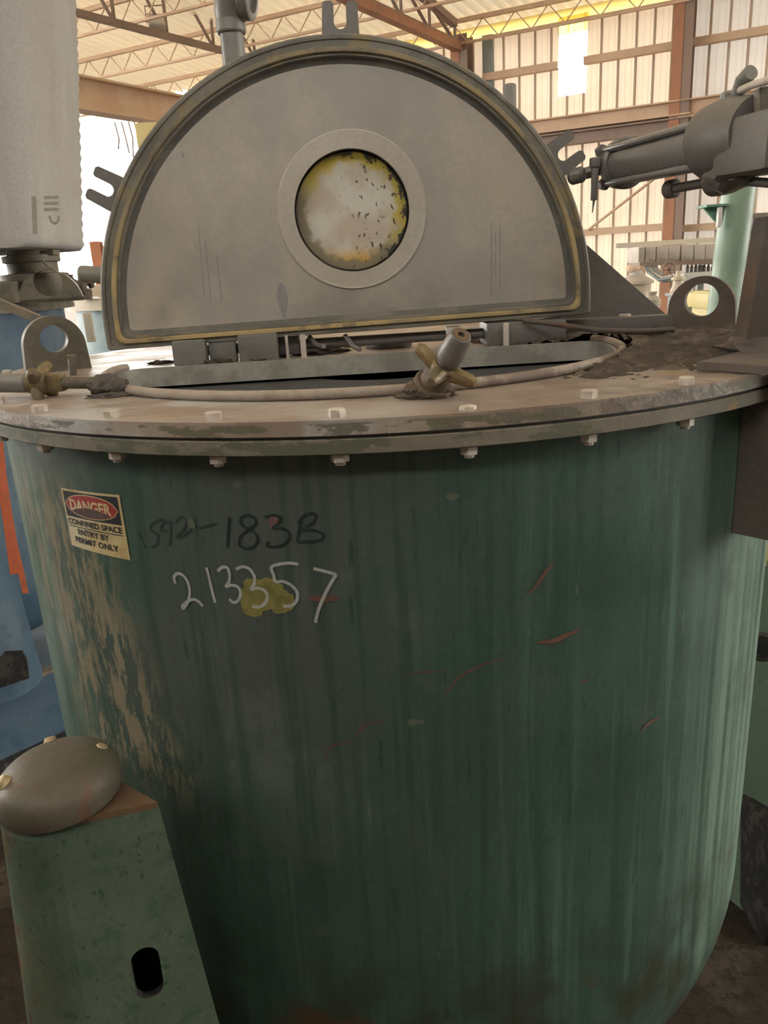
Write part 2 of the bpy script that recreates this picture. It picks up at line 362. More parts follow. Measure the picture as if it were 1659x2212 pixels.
def glass_mat():
    m = bpy.data.materials.new('dusty_sight_glass'); m.use_nodes = True
    nt = m.node_tree; N = nt.nodes; Lk = nt.links; N.clear()
    out = N.new('ShaderNodeOutputMaterial')
    tc = N.new('ShaderNodeTexCoord')
    ln = N.new('ShaderNodeVectorMath'); ln.operation = 'LENGTH'; Lk.new(tc.outputs['UV'], ln.inputs[0])
    n1 = N.new('ShaderNodeTexNoise'); n1.inputs['Scale'].default_value = 4; n1.inputs['Detail'].default_value = 7; Lk.new(tc.outputs['UV'], n1.inputs['Vector'])
    ad = N.new('ShaderNodeMath'); ad.operation = 'MULTIPLY_ADD'; Lk.new(n1.outputs[0], ad.inputs[0]); ad.inputs[1].default_value = .55; Lk.new(ln.outputs['Value'], ad.inputs[2])
    def ramp(sock, lo, hi):
        r = N.new('ShaderNodeMapRange'); r.interpolation_type = 'SMOOTHSTEP'
        r.inputs[1].default_value = lo; r.inputs[2].default_value = hi; Lk.new(sock, r.inputs[0]); return r.outputs[0]
    def mix(a, c, f):
        x = N.new('ShaderNodeMix'); x.data_type = 'RGBA'
        for i, q in ((0, f), (6, a), (7, c)):
            if isinstance(q, tuple): x.inputs[i].default_value = (*q, 1)
            elif isinstance(q, float): x.inputs[i].default_value = q
            else: Lk.new(q, x.inputs[i])
        return x.outputs[2]
    yel = ramp(ad.outputs[0], 1.02, 1.16)
    n2 = N.new('ShaderNodeTexNoise'); n2.inputs['Scale'].default_value = 9; n2.inputs['Detail'].default_value = 6
    mp = N.new('ShaderNodeMapping'); mp.inputs['Scale'].default_value = (1.3, .7, 1); Lk.new(tc.outputs['UV'], mp.inputs[0]); Lk.new(mp.outputs[0], n2.inputs['Vector'])
    sp = N.new('ShaderNodeSeparateXYZ'); Lk.new(tc.outputs['UV'], sp.inputs[0])
    side = ramp(sp.outputs[0], -.35, .25)
    spots = N.new('ShaderNodeMath'); spots.operation = 'MULTIPLY'; Lk.new(ramp(n2.outputs[0], .60, .64), spots.inputs[0]); Lk.new(side, spots.inputs[1])
    n3 = N.new('ShaderNodeTexNoise'); n3.inputs['Scale'].default_value = 1.4; n3.inputs['Detail'].default_value = 3; Lk.new(tc.outputs['UV'], n3.inputs['Vector'])
    c = mix((.72, .71, .66), (.62, .57, .50), ramp(n3.outputs[0], .42, .6))
    low = ramp(sp.outputs[1], -.55, -.85); 
    c = mix(c, (.74, .52, .17), low)
    dirn = N.new('ShaderNodeVectorMath'); dirn.operation = 'DOT_PRODUCT'; Lk.new(tc.outputs['UV'], dirn.inputs[0]); dirn.inputs[1].default_value = (.5, .8, 0)
    dir2 = N.new('ShaderNodeVectorMath'); dir2.operation = 'DOT_PRODUCT'; Lk.new(tc.outputs['UV'], dir2.inputs[0]); dir2.inputs[1].default_value = (.9, .35, 0)
    def mulm(a, b_):
        k = N.new('ShaderNodeMath'); k.operation = 'MULTIPLY'; Lk.new(a, k.inputs[0]); Lk.new(b_, k.inputs[1]); return k.outputs[0]
    c = mix(c, (.38, .34, .26), mulm(yel, ramp(dirn.outputs['Value'], .2, -.3)))
    c = mix(c, (.66, .58, .18), mulm(yel, ramp(dirn.outputs['Value'], -.3, .2)))
    c = mix(c, (.16, .13, .12), spots.outputs[0])
    edge = mulm(ramp(ad.outputs[0], 1.20, 1.25), ramp(dir2.outputs['Value'], -.2, .35))
    c = mix(c, (.10, .105, .095), edge)
    d = N.new('ShaderNodeBsdfDiffuse'); Lk.new(c, d.inputs[0])
    t = N.new('ShaderNodeBsdfTranslucent'); Lk.new(c, t.inputs[0])
    ms = N.new('ShaderNodeMixShader'); ms.inputs[0].default_value = .62; Lk.new(d.outputs[0], ms.inputs[1]); Lk.new(t.outputs[0], ms.inputs[2])
    g = N.new('ShaderNodeBsdfGlossy'); g.inputs['Roughness'].default_value = .25
    m2 = N.new('ShaderNodeMixShader'); m2.inputs[0].default_value = .05; Lk.new(ms.outputs[0], m2.inputs[1]); Lk.new(g.outputs[0], m2.inputs[2])
    Lk.new(m2.outputs[0], out.inputs[0]); return m
M['glass'] = glass_mat()
def sheet_mat(name, col, tr):
    m = mat(name, col, .5, 0, [dict(col=tuple(min(c * 1.1, .8) for c in col), scale=(.5, .5, 2), lo=.45, hi=.65, amt=.7)], grain=.03)
    N = m.node_tree.nodes; Lk = m.node_tree.links; b = next(n for n in N if n.type == 'BSDF_PRINCIPLED'); out = next(n for n in N if n.type == 'OUTPUT_MATERIAL')
    t = N.new('ShaderNodeBsdfTranslucent'); ms = N.new('ShaderNodeMixShader'); ms.inputs[0].default_value = tr
    src = b.inputs['Base Color'].links[0].from_socket; Lk.new(src, t.inputs[0]); Lk.new(b.outputs[0], ms.inputs[1]); Lk.new(t.outputs[0], ms.inputs[2]); Lk.new(ms.outputs[0], out.inputs[0]); return m
def translucent(name, col, tr=.5):
    m = bpy.data.materials.new(name); m.use_nodes = True
    nt = m.node_tree; N = nt.nodes; Lk = nt.links; N.clear()
    out = N.new('ShaderNodeOutputMaterial'); d = N.new('ShaderNodeBsdfDiffuse'); t = N.new('ShaderNodeBsdfTranslucent'); ms = N.new('ShaderNodeMixShader')
    for q in (d, t): q.inputs[0].default_value = (*col, 1)
    ms.inputs[0].default_value = tr; Lk.new(d.outputs[0], ms.inputs[1]); Lk.new(t.outputs[0], ms.inputs[2]); Lk.new(ms.outputs[0], out.inputs[0]); return m
M['wall'] = sheet_mat('cream_glow_metal_sheet', (.68, .57, .44), .16)  # metal cladding made translucent so that it glows with daylight
M['wall_grey'] = sheet_mat('grey_glow_metal_sheet', (.56, .52, .47), .14)  # metal as well, given the same painted glow
M['deck'] = sheet_mat('roof_sheet', (.60, .52, .38), .09)  # roof deck let daylight through to brighten it
M['seam'] = mat('darker_sheet_rib', (.50, .41, .32), .6, 0)  # ribs a darker tan than the sheet between them
M['wall_solid'] = mat('brown_grey_wall_sheet', (.16, .14, .12), .7, 0)
M['fibreglass'] = translucent('yellow_fibreglass_sheet', (.75, .62, .22), .75)

# ------------------------------------------------------------------ D-shaped outlines (hatch and lid)
def dshape(r, e, f, n=64):
    """half disc: semicircle of radius r below y=0, straight edge at y=e, corners rounded by f"""
    f = min(f, e * .99, r * .5)
    P = [(r * math.cos(a), r * math.sin(a)) for a in [math.pi + math.pi * i / n for i in range(n + 1)]]
    for k in range(7):
        a = math.pi / 2 * k / 6; P.append((r - f + f * math.cos(a), e - f + f * math.sin(a)))
    for k in range(1, 12): P.append(((r - f) * (1 - 2 * k / 12), e))
    for k in range(7):
        a = math.pi / 2 + math.pi / 2 * k / 6; P.append((-r + f + f * math.cos(a), e - f + f * math.sin(a)))
    return P
def circle(r, n=64, c=(0, 0)): return [(c[0] + r * math.cos(2 * math.pi * i / n), c[1] + r * math.sin(2 * math.pi * i / n)) for i in range(n)]
YAW = R(2.5)
HM = Matrix.Translation((-.025, 1.685, T)) @ Matrix.Rotation(YAW, 4, 'Z')           # hatch frame: x right, y back, z up
LC = T + .097                                                                      # height of the lid's semicircle centre
LM = Matrix.Translation((-.05, 1.80, LC)) @ Matrix.Rotation(YAW, 4, 'Z') @ Matrix(((1, 0, 0, 0), (0, 0, -1, 0), (0, 1, 0, 0), (0, 0, 0, 1))) @ Matrix.Rotation(R(.85), 4, 'Z')  # x right, y up, z toward viewer

# ================================================================== GREEN CENTRIFUGE CASING
tank = thing('steel_tank', 'large round dark green steel tank with a raised half-moon lid and a bolted beige flange', 'tank', (CX, CY, 0))
def revolve_shell(cx, cy, rs, ztop, zknuckle, depth, n=128, thick=.012):
    mb = MB(); u, w = Vector((1, 0, 0)), Vector((0, 1, 0)); c = Vector((cx, cy, 0)); rings = []
    prof = [(ztop, rs)]
    for k in range(1, 13): prof.append((ztop + (zknuckle - ztop) * k / 12, rs))
    rk = .34
    for k in range(1, 13):
        a = math.pi / 2 * k / 12
        prof.append((zknuckle - depth * math.sin(a) ** 1.0, rs - rk + rk * math.cos(a)))
    prof.append((zknuckle - depth - .03, .25))
    for z, r in prof: rings.append(mb.ring(c + Vector((0, 0, z)), u, w, r, n))
    inner = [mb.ring(c + Vector((0, 0, z + (thick if i > 12 else 0))), u, w, r - thick, n) for i, (z, r) in enumerate(prof)]
    mb.loft(rings, True, False, True); mb.loft(inner, True, False, True, 1)
    for i in range(n): mb.face([rings[0][i], inner[0][i], inner[0][(i + 1) % n], rings[0][(i + 1) % n]])
    return mb
mb = revolve_shell(CX, CY, RS, T - .044, T - 1.20, .42)
# paint scars on the shell, laid 1 mm proud of the paint film, in the shell's own mesh
def ribbon(mb, pts, wpx, r, mi=0, sub=4, taper=False):
    """pts: pixel polyline traced on the casing -> thin strip lying on the cylinder"""
    q = [oncyl(*p, RS) for p in pts]; Q = []
    for i in range(len(q) - 1):
        p0, p1, p2, p3 = q[max(i - 1, 0)], q[i], q[i + 1], q[min(i + 2, len(q) - 1)]
        for k in range(sub):
            t = k / sub
            Q.append(tuple(.5 * ((2 * p1[j]) + (p2[j] - p0[j]) * t + (2 * p0[j] - 5 * p1[j] + 4 * p2[j] - p3[j]) * t * t + (3 * p1[j] - p0[j] - 3 * p2[j] + p3[j]) * t ** 3) for j in (0, 1)))
    Q.append(q[-1]); hw = wpx * .00068 * .5; prev = None; n = len(Q)
    for i, (th, z) in enumerate(Q):
        a = Q[max(i - 1, 0)]; b = Q[min(i + 1, n - 1)]
        dx, dz = (b[0] - a[0]) * RS, b[1] - a[1]; L = math.hypot(dx, dz) or 1
        nx, nz_ = -dz / L, dx / L
        k = hw * (1 if not taper else (.25 + .75 * math.sin(math.pi * (i + .5) / n)) * (.8 + .4 * rnd.random()))
        cur = (mb.v(cylpt(th + nx * k / RS, z + nz_ * k, r)), mb.v(cylpt(th - nx * k / RS, z - nz_ * k, r)))
        if prev: mb.face([prev[0], cur[0], cur[1], prev[1]], mi)
        prev = cur
def patch(mb, c, rx, rz, r, mi=0, seed=0, amp=.4, n=26):
    th, z = oncyl(*c, RS); vs = []
    for i in range(n):
        a = 2 * math.pi * i / n; k = 1 + amp * noise.noise(Vector((math.cos(a) * 1.5, math.sin(a) * 1.5, seed))) + amp * .6 * noise.noise(Vector((math.cos(a) * 5, math.sin(a) * 5, seed + 9)))
        vs.append(mb.v(cylpt(th + rx * k * math.cos(a) / RS, z + rz * k * math.sin(a), r)))
    mb.face(vs, mi)
r1 = RS + .0012
for pts, w in (([(958, 1508), (985, 1468), (1030, 1440), (1094, 1419)], 6), ([(765, 1600), (775, 1578), (800, 1562), (838, 1552)], 5), ([(700, 1645), (712, 1615), (735, 1606), (765, 1606)], 5),
               ([(1140, 1282), (1160, 1262), (1178, 1235), (1196, 1212)], 9), ([(870, 1460), (900, 1452), (960, 1449)], 4), ([(1160, 1387), (1195, 1384), (1222, 1372), (1252, 1360)], 13),
               ([(1385, 1577), (1400, 1562), (1424, 1547)], 10), ([(1255, 1472), (1272, 1469)], 6)):
    ribbon(mb, pts, w, r1, 2, taper=True)
for c, rx, rz, mi in (((572, 1283), .040, .024, 3), ((610, 1300), .022, .016, 3), ((553, 1305), .026, .018, 3), ((592, 1126), .008, .010, 4), ((700, 1292), .022, .006, 2), ((414, 1131), .006, .008, 5), ((513, 1046), .007, .005, 5), ((978, 1072), .010, .005, 5), ((895, 1560), .012, .006, 5)):
    patch(mb, c, rx, rz, r1, mi, seed=c[0] * .01)
mb.build('shell', [M['shell'], M['shell_in'], M['red_scratch'], M['yellow_stain'], M['pink_fleck'], M['pale_fleck']], tank, 40, fix=False)

mb = MB()                                                             # lower flange ring on the shell
mb.lathe((CX, CY, 0), (0, 0, 1), [(T - .047, RS - .004), (T - .047, RF - .003), (T - .045, RF), (T - .027, RF), (T - .0255, RF - .002), (T - .0255, RS - .004)], 160, False, False)
mb.build('shell_flange', M['flange'], tank, 30)
mb = MB(); mb.lathe((CX, CY, 0), (0, 0, 1), [(T - .0255, RS - .02), (T - .0255, RF - .008), (T - .0205, RF - .008), (T - .0205, RS - .02)], 128, False, False)
mb.build('flange_gasket', M['grime_shadow'], tank)
hatch = dshape(.527, .062, .05)
hl = [(HM @ Vector((x, y, 0))) for x, y in hatch]
mb = MB(); mb.slab([[(CX + x, CY + y) for x, y in circle(RF, 160)], [(p.x, p.y) for p in hl]], Matrix.Translation((0, 0, T - .0205)), .0205)
mb.build('cover_plate', M['cover'], tank, 30)
mb = MB()                                                             # upstand round the hatch
top = [HM @ Vector((x, y, .004)) for x, y in dshape(.525, .060, .05)]
lo = [HM @ Vector((x, y, -.038)) for x, y in dshape(.525, .060, .05)]
lo2 = [HM @ Vector((x, y, -.038)) for x, y in dshape(.519, .055, .048)]
tp2 = [HM @ Vector((x, y, .004)) for x, y in dshape(.519, .055, .048)]
mb.loft([[mb.v(p) for p in L] for L in (tp2, lo2, lo, top, tp2)], True, False, False)
mb.build('hatch_collar', M['collar'], tank, 40)
mb = MB(); rp = dshape(.534, .068, .056)
pts = [HM @ Vector((x, y, .008)) for x, y in (rp[-4:] + rp[:65] + rp[65:69])]
mb.tube(pts, .0085, 12); mb.build('hatch_rim', M['rim'], tank, 50)

mb = MB(); mb.lathe((CX, CY, 0), (0, 0, 1), [(0, .34), (.02, .34), (.03, .26), (.34, .26)], 48); mb.build('outlet', M['grime_shadow'], tank)
mb = MB(); mb.lathe((CX, CY, 0), (0, 0, 1), [(T - .5, .78), (T - .049, .78), (T - .044, .775), (T - .044, .20), (T - .049, .195), (T - .5, .195)], 96, False, False); mb.build('added_basket', mat('dull_added_basket_steel', (.062, .064, .064), .5, .2), tank)  # disc added just under the hatch to lighten its black interior
# flange bolts: one bolt copied round the flange where the photograph shows the rim
def bolt_mesh():
    mb = MB(); mb.cyl((0, 0, 0), (0, 0, .010), .0118, .0118, 6); mb.cyl((0, 0, .010), (0, 0, .0112), .0118, .0095, 6)
    me = bpy.data.meshes.new('flange_bolt'); bmesh.ops.recalc_face_normals(mb.bm, faces=mb.bm.faces); mb.bm.to_mesh(me); mb.bm.free(); me.materials.append(M['bolt']); return me
def nut_mesh():
    mb = MB(); mb.cyl((0, 0, 0), (0, 0, -.012), .0125, .0125, 6); mb.cyl((0, 0, -.012), (0, 0, -.017), .0075, .007, 10)
    me = bpy.data.meshes.new('flange_nut'); bmesh.ops.recalc_face_normals(mb.bm, faces=mb.bm.faces); mb.bm.to_mesh(me); mb.bm.free(); me.materials.append(M['bolt']); return me
BM_, NM_ = bolt_mesh(), nut_mesh()
for k in range(-8, 6):
    th = R(-5.5 + 11.25 * k)
    p = cylpt(th, T, .874)
    if abs(k - 4) > .5 and k < 4:
        o = bpy.data.objects.new('flange_bolt', BM_); COL.objects.link(o); o.parent = tank
        o.location = p - Vector((CX, CY, 0)); o.rotation_euler = (0, 0, th + rnd.random())
        if k == 1: o.location.z -= .006
    if -4 <= k <= 3:
        o = bpy.data.objects.new('flange_nut', NM_); COL.objects.link(o); o.parent = tank
        o.location = cylpt(th, T - .047, .876) - Vector((CX, CY, 0)); o.rotation_euler = (0, 0, th + rnd.random())

# lifting lugs
def lug(c, nrm, w, top, hr, hz, name='lifting_lug', mt='lug', t=.028, base=T, par=tank):
    n = Vector((nrm[0], nrm[1], 0)).normalized(); x = Vector((-n.y, n.x, 0)); 
    m = Matrix((( x.x, 0, n.x, c[0]), (x.y, 0, n.y, c[1]), (x.z, 1, 0, base), (0, 0, 0, 1)))
    zc = top - w / 2
    P = [(-w / 2 * 1.06, -.003), (w / 2 * 1.06, -.003)] + [(w / 2 * math.cos(a), zc + w / 2 * math.sin(a)) for a in [math.pi * i / 24 for i in range(25)]]
    mb = MB(); mb.slab([P, circle(hr, 36, (0, hz))], m @ Matrix.Translation((0, 0, -t / 2)), t)
    es = [e for e in mb.bm.edges if len(e.link_faces) == 2 and e.calc_face_angle(0) > R(60)]
    bmesh.ops.bevel(mb.bm, geom=es, offset=.003, segments=2, affect='EDGES')
    return mb.build(name, M[mt], par, 40)
lug((-.735, 1.815), (.55, -.83), .136, .124, .0305, .073)
lug((.765, 1.835), (-.52, -.85), .146, .128, .037, .075, mt='rust')
mb = MB(); b = ony(158, 815, 1.70); mb.cyl((b.x, b.y, T), (b.x + .004, b.y, T + .035), .008); mb.cyl((b.x + .004, b.y, T + .035), (b.x + .005, b.y, T + .043), .011, n=6)
mb.build('stud', M['lug'], tank)

# swing clamps
def wingnut(mb, c, ax, r=.036, arms=4, ph=.3, th=.014, hub=.019, u=None):
    ax = Vector(ax).normalized(); u = ax.orthogonal().normalized() if u is None else (Vector(u) - ax * ax.dot(Vector(u))).normalized(); w = ax.cross(u)
    mb.lathe(Vector(c) - ax * th, ax, [(0, hub * .9), (.004, hub), (th * 2 - .004, hub), (th * 2, hub * .85)], 20)
    for k in range(arms):
        a = ph + 2 * math.pi * k / arms; d = u * math.cos(a) + w * math.sin(a)
        mb.tube([Vector(c) + d * hub * .6, Vector(c) + d * (hub + .008) + ax * .003, Vector(c) + d * r + ax * .007, Vector(c) + d * (r + .006) + ax * .008], [.013, .0105, .0095, .006], 10)
def mound(mb, c, s, seed, amp=.35): mb.blob(c, s, seed, amp, 4, 1.8)
# centre clamp, standing up and leaning outward
cl = MB(); base = Vector((.078, 1.122, T)); axc = Vector((.036, -.060, .080)).normalized()
mound(cl, base + Vector((-.004, 0, .002)), (.040, .028, .011), 3); mound(cl, base + Vector((-.022, -.004, .010)), (.018, .02, .014), 5)
swing = cl.build('swing_clamp', M['rust'], tank)
mb = MB(); mb.lathe(base + Vector((0, .002, .010)), axc, [(0, .026), (.005, .029), (.012, .029), (.016, .026), (.016, .022), (.040, .019)], 24); mb.build('spherical_washer', M['rust'], swing)
mb = MB(); wingnut(mb, base + axc * .052 + Vector((0, .0, .004)), axc, .043, 4, R(58), .011, .02, (1, 0, 0)); mb.build('wing_nut', M['brass'], swing)
mb = MB(); p0 = base + axc * .064 + Vector((0, 0, .004))
mb.lathe(p0, axc, [(0, .015), (.006, .018), (.016, .0195), (.046, .0165), (.052, .0145), (.052, .006), (.046, .005)], 24); mb.build('sleeve', M['black_iron'], swing)
mb = MB(); mb.lathe(p0 + axc * .0515, axc, [(0, .012), (.0012, .012), (.0012, .005), (0, .005)], 20, False, False); mb.build('rust_ring', M['rusty_top'], swing)
# left clamp, lying on its side
mb = MB(); piv = Vector((-.462, 1.335, T))
mound(mb, piv + Vector((0, 0, .012)), (.032, .024, .026), 11); mound(mb, piv + Vector((.008, -.006, .0)), (.046, .03, .008), 13)
swing2 = mb.build('swing_clamp', M['rust'], tank)
tip = Vector((-.700, 1.375, T + .030)); axl = (tip - (piv + Vector((0, 0, .022)))).normalized(); p0 = piv + Vector((0, 0, .022))
Ln = (tip - p0).length
mb = MB(); mb.cyl(p0, p0 + axl * (Ln * .5), .009)
for k in range(22): mb.lathe(p0 + axl * (.02 + k * .0035), axl, [(0, .009), (.0016, .0104), (.0032, .009)], 14, False, False)
mb.build('threaded_rod', M['lug'], swing2)
mb = MB(); mb.lathe(p0 + axl * (Ln * .60), axl, [(0, .014), (.004, .017), (Ln * .40 - .01, .0165), (Ln * .40 - .002, .013), (Ln * .40, .008)], 22); mb.build('sleeve', M['pipe'], swing2)
mb = MB(); wingnut(mb, p0 + axl * (Ln * .52), -axl, .034, 4, .15, .018, .02)
mb.box(p0 + axl * (Ln * .42), (.045, .02, .03), Matrix.Rotation(math.atan2(axl.y, axl.x), 3, 'Z'), .004)
mb.build('wing_nut', M['brass'], swing2)

# hinge parts under the lid and small fittings behind the hatch
hg = MB()
for a, b, Y in (((368, 737), (447, 787), 1.765), ((447, 733), (510, 768), 1.79)):
    p, q = ony(*a, Y), ony(*b, Y); hg.box(((p.x + q.x) / 2, Y + .02, (T + .055) / 2 + T / 2), (abs(q.x - p.x), .04, .055), Matrix.Rotation(YAW, 3, 'Z'), .004)
hg.build('hinge_block', M['pipe'], tank)
hg = MB(); p, q = ony(512, 735, 1.76), ony(600, 775, 1.76); hg.box(((p.x + q.x) / 2, 1.79, T + .03), (q.x - p.x, .07, .06), Matrix.Rotation(YAW, 3, 'Z'), .004)
p, q = ony(600, 735, 1.83), ony(650, 775, 1.83); hg.box(((p.x + q.x) / 2, 1.85, T + .03), (q.x - p.x, .05, .05), None, .004); hg.build('hinge_block', M['black_iron'], tank)
p, q = ony(1050, 700, 1.80), ony(1225, 735, 1.80)
hg = MB(); hg.box(((p.x + q.x) / 2, 1.86, T + .026), (q.x - p.x, .10, .052), Matrix.Rotation(YAW, 3, 'Z'), .006); hg.build('hinge_block', M['black_iron'], tank)
for px in (620, 655, 1093):
    q = ony(px, 745, 1.79); mb = MB(); mb.box((q.x, 1.79, T + .026), (.012 if px > 640 else .006, .012, .052), None, .001); mb.build('hinge_strap', M['pale_metal'], tank)
for a, b in (((745, 725), (778, 755)), ((668, 728), (700, 748))):
    p, q = ony(*a, 1.82), ony(*b, 1.78); mb = MB(); mb.tube([p, (p + q) / 2 + Vector((0, 0, -.008)), q], .006, 8); mb.build('drain_tube', M['black_iron'], tank)
mb = MB(); p = onz(840, 752, T); mb.lathe((p.x, p.y + .03, T), (0, 0, 1), [(0, .056), (.004, .058), (.016, .058), (.018, .05)], 28); mb.build('capped_nozzle', M['black_iron'], tank)
mb = MB(); q = ony(982, 722, 1.80); mb.box((q.x, 1.83, T + .024), (.032, .03, .048), None, .003); mb.build('latch_block', M['pale_metal'], tank)
mb = MB(); mb.cyl((-.44, 1.83, T + .026), (.48, 1.87, T + .026), .012); mb.build('hinge_shaft', M['black_iron'], tank)

# dirt crust on the cover plate
def crust(name, spots, seed):
    mb = MB()
    for i, (px, py, sx, sy, h) in enumerate(spots):
        p = onz(px, py, T); mb.blob((p.x, p.y, T + h * .15), (sx, sy, h), seed + i, .55, 4, 2.2)
    return mb
def in_hatch(x, y, m=.0):
    q = HM.inverted() @ Vector((x, y, T)); r = .545 + m
    return (q.y < 0 and q.length < r) or (0 <= q.y < .078 + m and abs(q.x) < r)
mb = MB(); st_ = .0075; nx_, ny_ = 96, 128; vv = {}
for i in range(nx_ + 1):
    for j in range(ny_ + 1):
        x, y = .16 + i * st_, 1.10 + j * st_; p = Vector((x, y, 0))
        rr = math.hypot(x - CX, y - CY)
        m_ = min(1, max(0, (x - .16) / .22)) * min(1, max(0, (y - 1.20 + max(0, x - .42) * .25) / .20)) * min(1, max(0, (.86 - rr) / .05))
        h = (.016 * noise.noise(p * 7) + .012 * noise.noise(p * 19) + .008 * noise.noise(p * 55) + .005 * noise.noise(p * 120)) + .027 * m_ - .011
        if in_hatch(x, y): h = -1
        vv[i, j] = (x, y, h)
keep = {}
def vert(i, j):
    if (i, j) not in keep:
        x, y, h = vv[i, j]; keep[i, j] = mb.v((x, y, T + max(h, -.0015)))
    return keep[i, j]
for i in range(nx_):
    for j in range(ny_):
        c_ = [(i, j), (i + 1, j), (i + 1, j + 1), (i, j + 1)]
        if max(vv[k][2] for k in c_) > 0 and min(vv[k][2] for k in c_) > -.5: mb.face([vert(*k) for k in c_])
tag(mb.build('dirt_crust', M['dirt'], None, 80, fix=False), 'dark brown crusted dirt heaped on the right of the green tank cover beside the right lug', 'dirt', kind='stuff')
d = crust('d', [(470, 785, .03, .02, .008), (350, 785, .03, .02, .006), (590, 770, .03, .02, .008), (700, 762, .06, .05, .010), (760, 745, .05, .06, .010), (560, 780, .03, .02, .008)], 60)
tag(d.build('loose_dirt', M['dirt'], None), 'small grey crumbs of dirt along the hinge line behind the half-moon hatch', 'dirt', kind='stuff')

# lid --------------------------------------------------------------
LR, LE = .553, .047
def lloop(o, z): return [LM @ Vector((x, -y, z)) for x, y in dshape(LR - o, LE - o, .008)]
mb = MB()
seq = [(.0, -.055), (.0, -.004), (.004, 0), (.010, 0), (.012, -.003), (.024, -.003), (.024, -.007), (.036, -.007), (.036, -.002), (.040, -.002), (.042, -.005), (.044, -.016)]
def fo(o): return .45 * o if o < .024 else .0108 + (o - .024) * .95
def dl(o, z):
    # straight edge inset is limited so the rim stays narrower along the bottom
    return [LM @ Vector((x, -y, z)) for x, y in dshape(LR - o, LE - fo(o), .008 if o < .02 else .018)]
rings = [[mb.v(p) for p in dl(o, z)] for o, z in seq]
mb.loft(rings, True, False, False); 
lid = mb.build('lid', M['frame'], tank, 35)
mb = MB(); mb.loft([[mb.v(p) for p in dl(o, z)] for o, z in ((.0245, -.0065), (.0245, .001), (.0265, .004), (.0335, .004), (.0355, .001), (.0355, -.0065))], True, False, False)
mb.build('gasket', M['gasket'], lid, 50)
SGX, SGY = .022, (T + .308) - LC
mb = MB()
o2 = [(x, -y) for x, y in dshape(LR - .043, LE - fo(.043), .018)]
mb.slab([o2, circle(.127, 72, (SGX, SGY))], LM @ Matrix.Translation((0, 0, -.028)), .012)
mb.build('inner_plate', M['steel'], lid, 30)
mb = MB(); mb.slab([[(x, -y) for x, y in dshape(LR - .002, LE - .002, .01)], circle(.127, 72, (SGX, SGY))], LM @ Matrix.Translation((0, 0, -.055)), .008)
mb.build('back_plate', M['frame'], lid, 30)
# dark wedge that paints the shadow line in the corner between plate and frame
mb = MB(); mb.loft([[mb.v(p) for p in dl(o, z)] for o, z in ((.0425, -.006), (.0435, -.009), (.049, -.0145), (.054, -.0162))], True, False, False); mb.build('shadow_seam', M['grime_shadow'], lid, 60)
mb = MB()
mb.slab([circle(.162, 80, (SGX, SGY)), circle(.1265, 72, (SGX, SGY))], LM @ Matrix.Translation((0, 0, -.016)), .004)
mb.tube([LM @ Vector((SGX + .162 * math.cos(a), SGY + .162 * math.sin(a), -.0145)) for a in [2 * math.pi * i / 72 for i in range(72)]], .0028, 8, True)
mb.build('sight_glass_pad', M['steel_ring'], lid, 40)
mb = MB(); c3 = LM @ Vector((SGX, SGY, 0)); zn = (LM.to_3x3() @ Vector((0, 0, 1)))
mb.lathe(c3, -zn, [(.0125, .1272), (.060, .1272), (.060, .122), (.036, .1225)], 72, False, False); mb.build('sight_glass_bezel', M['black_iron'], lid, 40)
# glass disc with UVs centred on the glass
me = bpy.data.meshes.new('sight_glass'); bm = bmesh.new()
nr, na = 10, 64; gr = []
for i in range(nr + 1):
    rr = .125 * max(i / nr, .001); gr.append([bm.verts.new(LM @ Vector((SGX + rr * math.cos(2 * math.pi * k / na), SGY + rr * math.sin(2 * math.pi * k / na), -.040))) for k in range(na)])
uv = bm.loops.layers.uv.new('UVMap'); IM = LM.inverted()
for i in range(nr):
    for k in range(na): bm.faces.new([gr[i][k], gr[i][(k + 1) % na], gr[i + 1][(k + 1) % na], gr[i + 1][k]])
bm.faces.new(gr[0])
for f in bm.faces:
    for l in f.loops:
        q = IM @ l.vert.co; l[uv].uv = ((q.x - SGX) / .125, (q.y - SGY) / .125)
ext = bmesh.ops.extrude_face_region(bm, geom=bm.faces[:])
for v in [g for g in ext['geom'] if isinstance(g, bmesh.types.BMVert)]: v.co += -zn * .010
bmesh.ops.recalc_face_normals(bm, faces=bm.faces)
bm.to_mesh(me); bm.free(); link('sight_glass', me, M['glass'], lid, 30)['label'] = 'dusty round sight glass with yellow paint round its edge'
# lid forks that the swing clamps close into
def fork(ang, w=.072, L=.066):
    a = R(ang); m = LM @ Matrix.Rotation(a - math.pi / 2, 4, 'Z') @ Matrix.Translation((0, LR - .006, -.034))
    s = .013; P = [(-w / 2 - .003, 0), (w / 2 + .003, 0), (w / 2, L - .005), (w / 2 - .005, L), (s + .005, L), (s, L - .005)]
    P += [(s * math.cos(t), L * .42 - s * math.sin(t)) for t in [math.pi * i / 10 for i in range(11)]]
    P += [(-s, L - .005), (-s - .005, L), (-w / 2 + .005, L), (-w / 2, L - .005)]
    mb = MB(); mb.slab([P], m, .024); mb.build('clamp_fork', M['black_iron'], lid, 40)
fork(87.3); fork(150); fork(31)
mb = MB(); p = ony(228, 594, 1.84); q = ony(172, 592, 1.84)
mb.lathe(p, q - p, [(0, .019), ((q - p).length - .004, .019), ((q - p).length, .016)], 24); mb.build('hinge_pin', M['pipe'], lid)
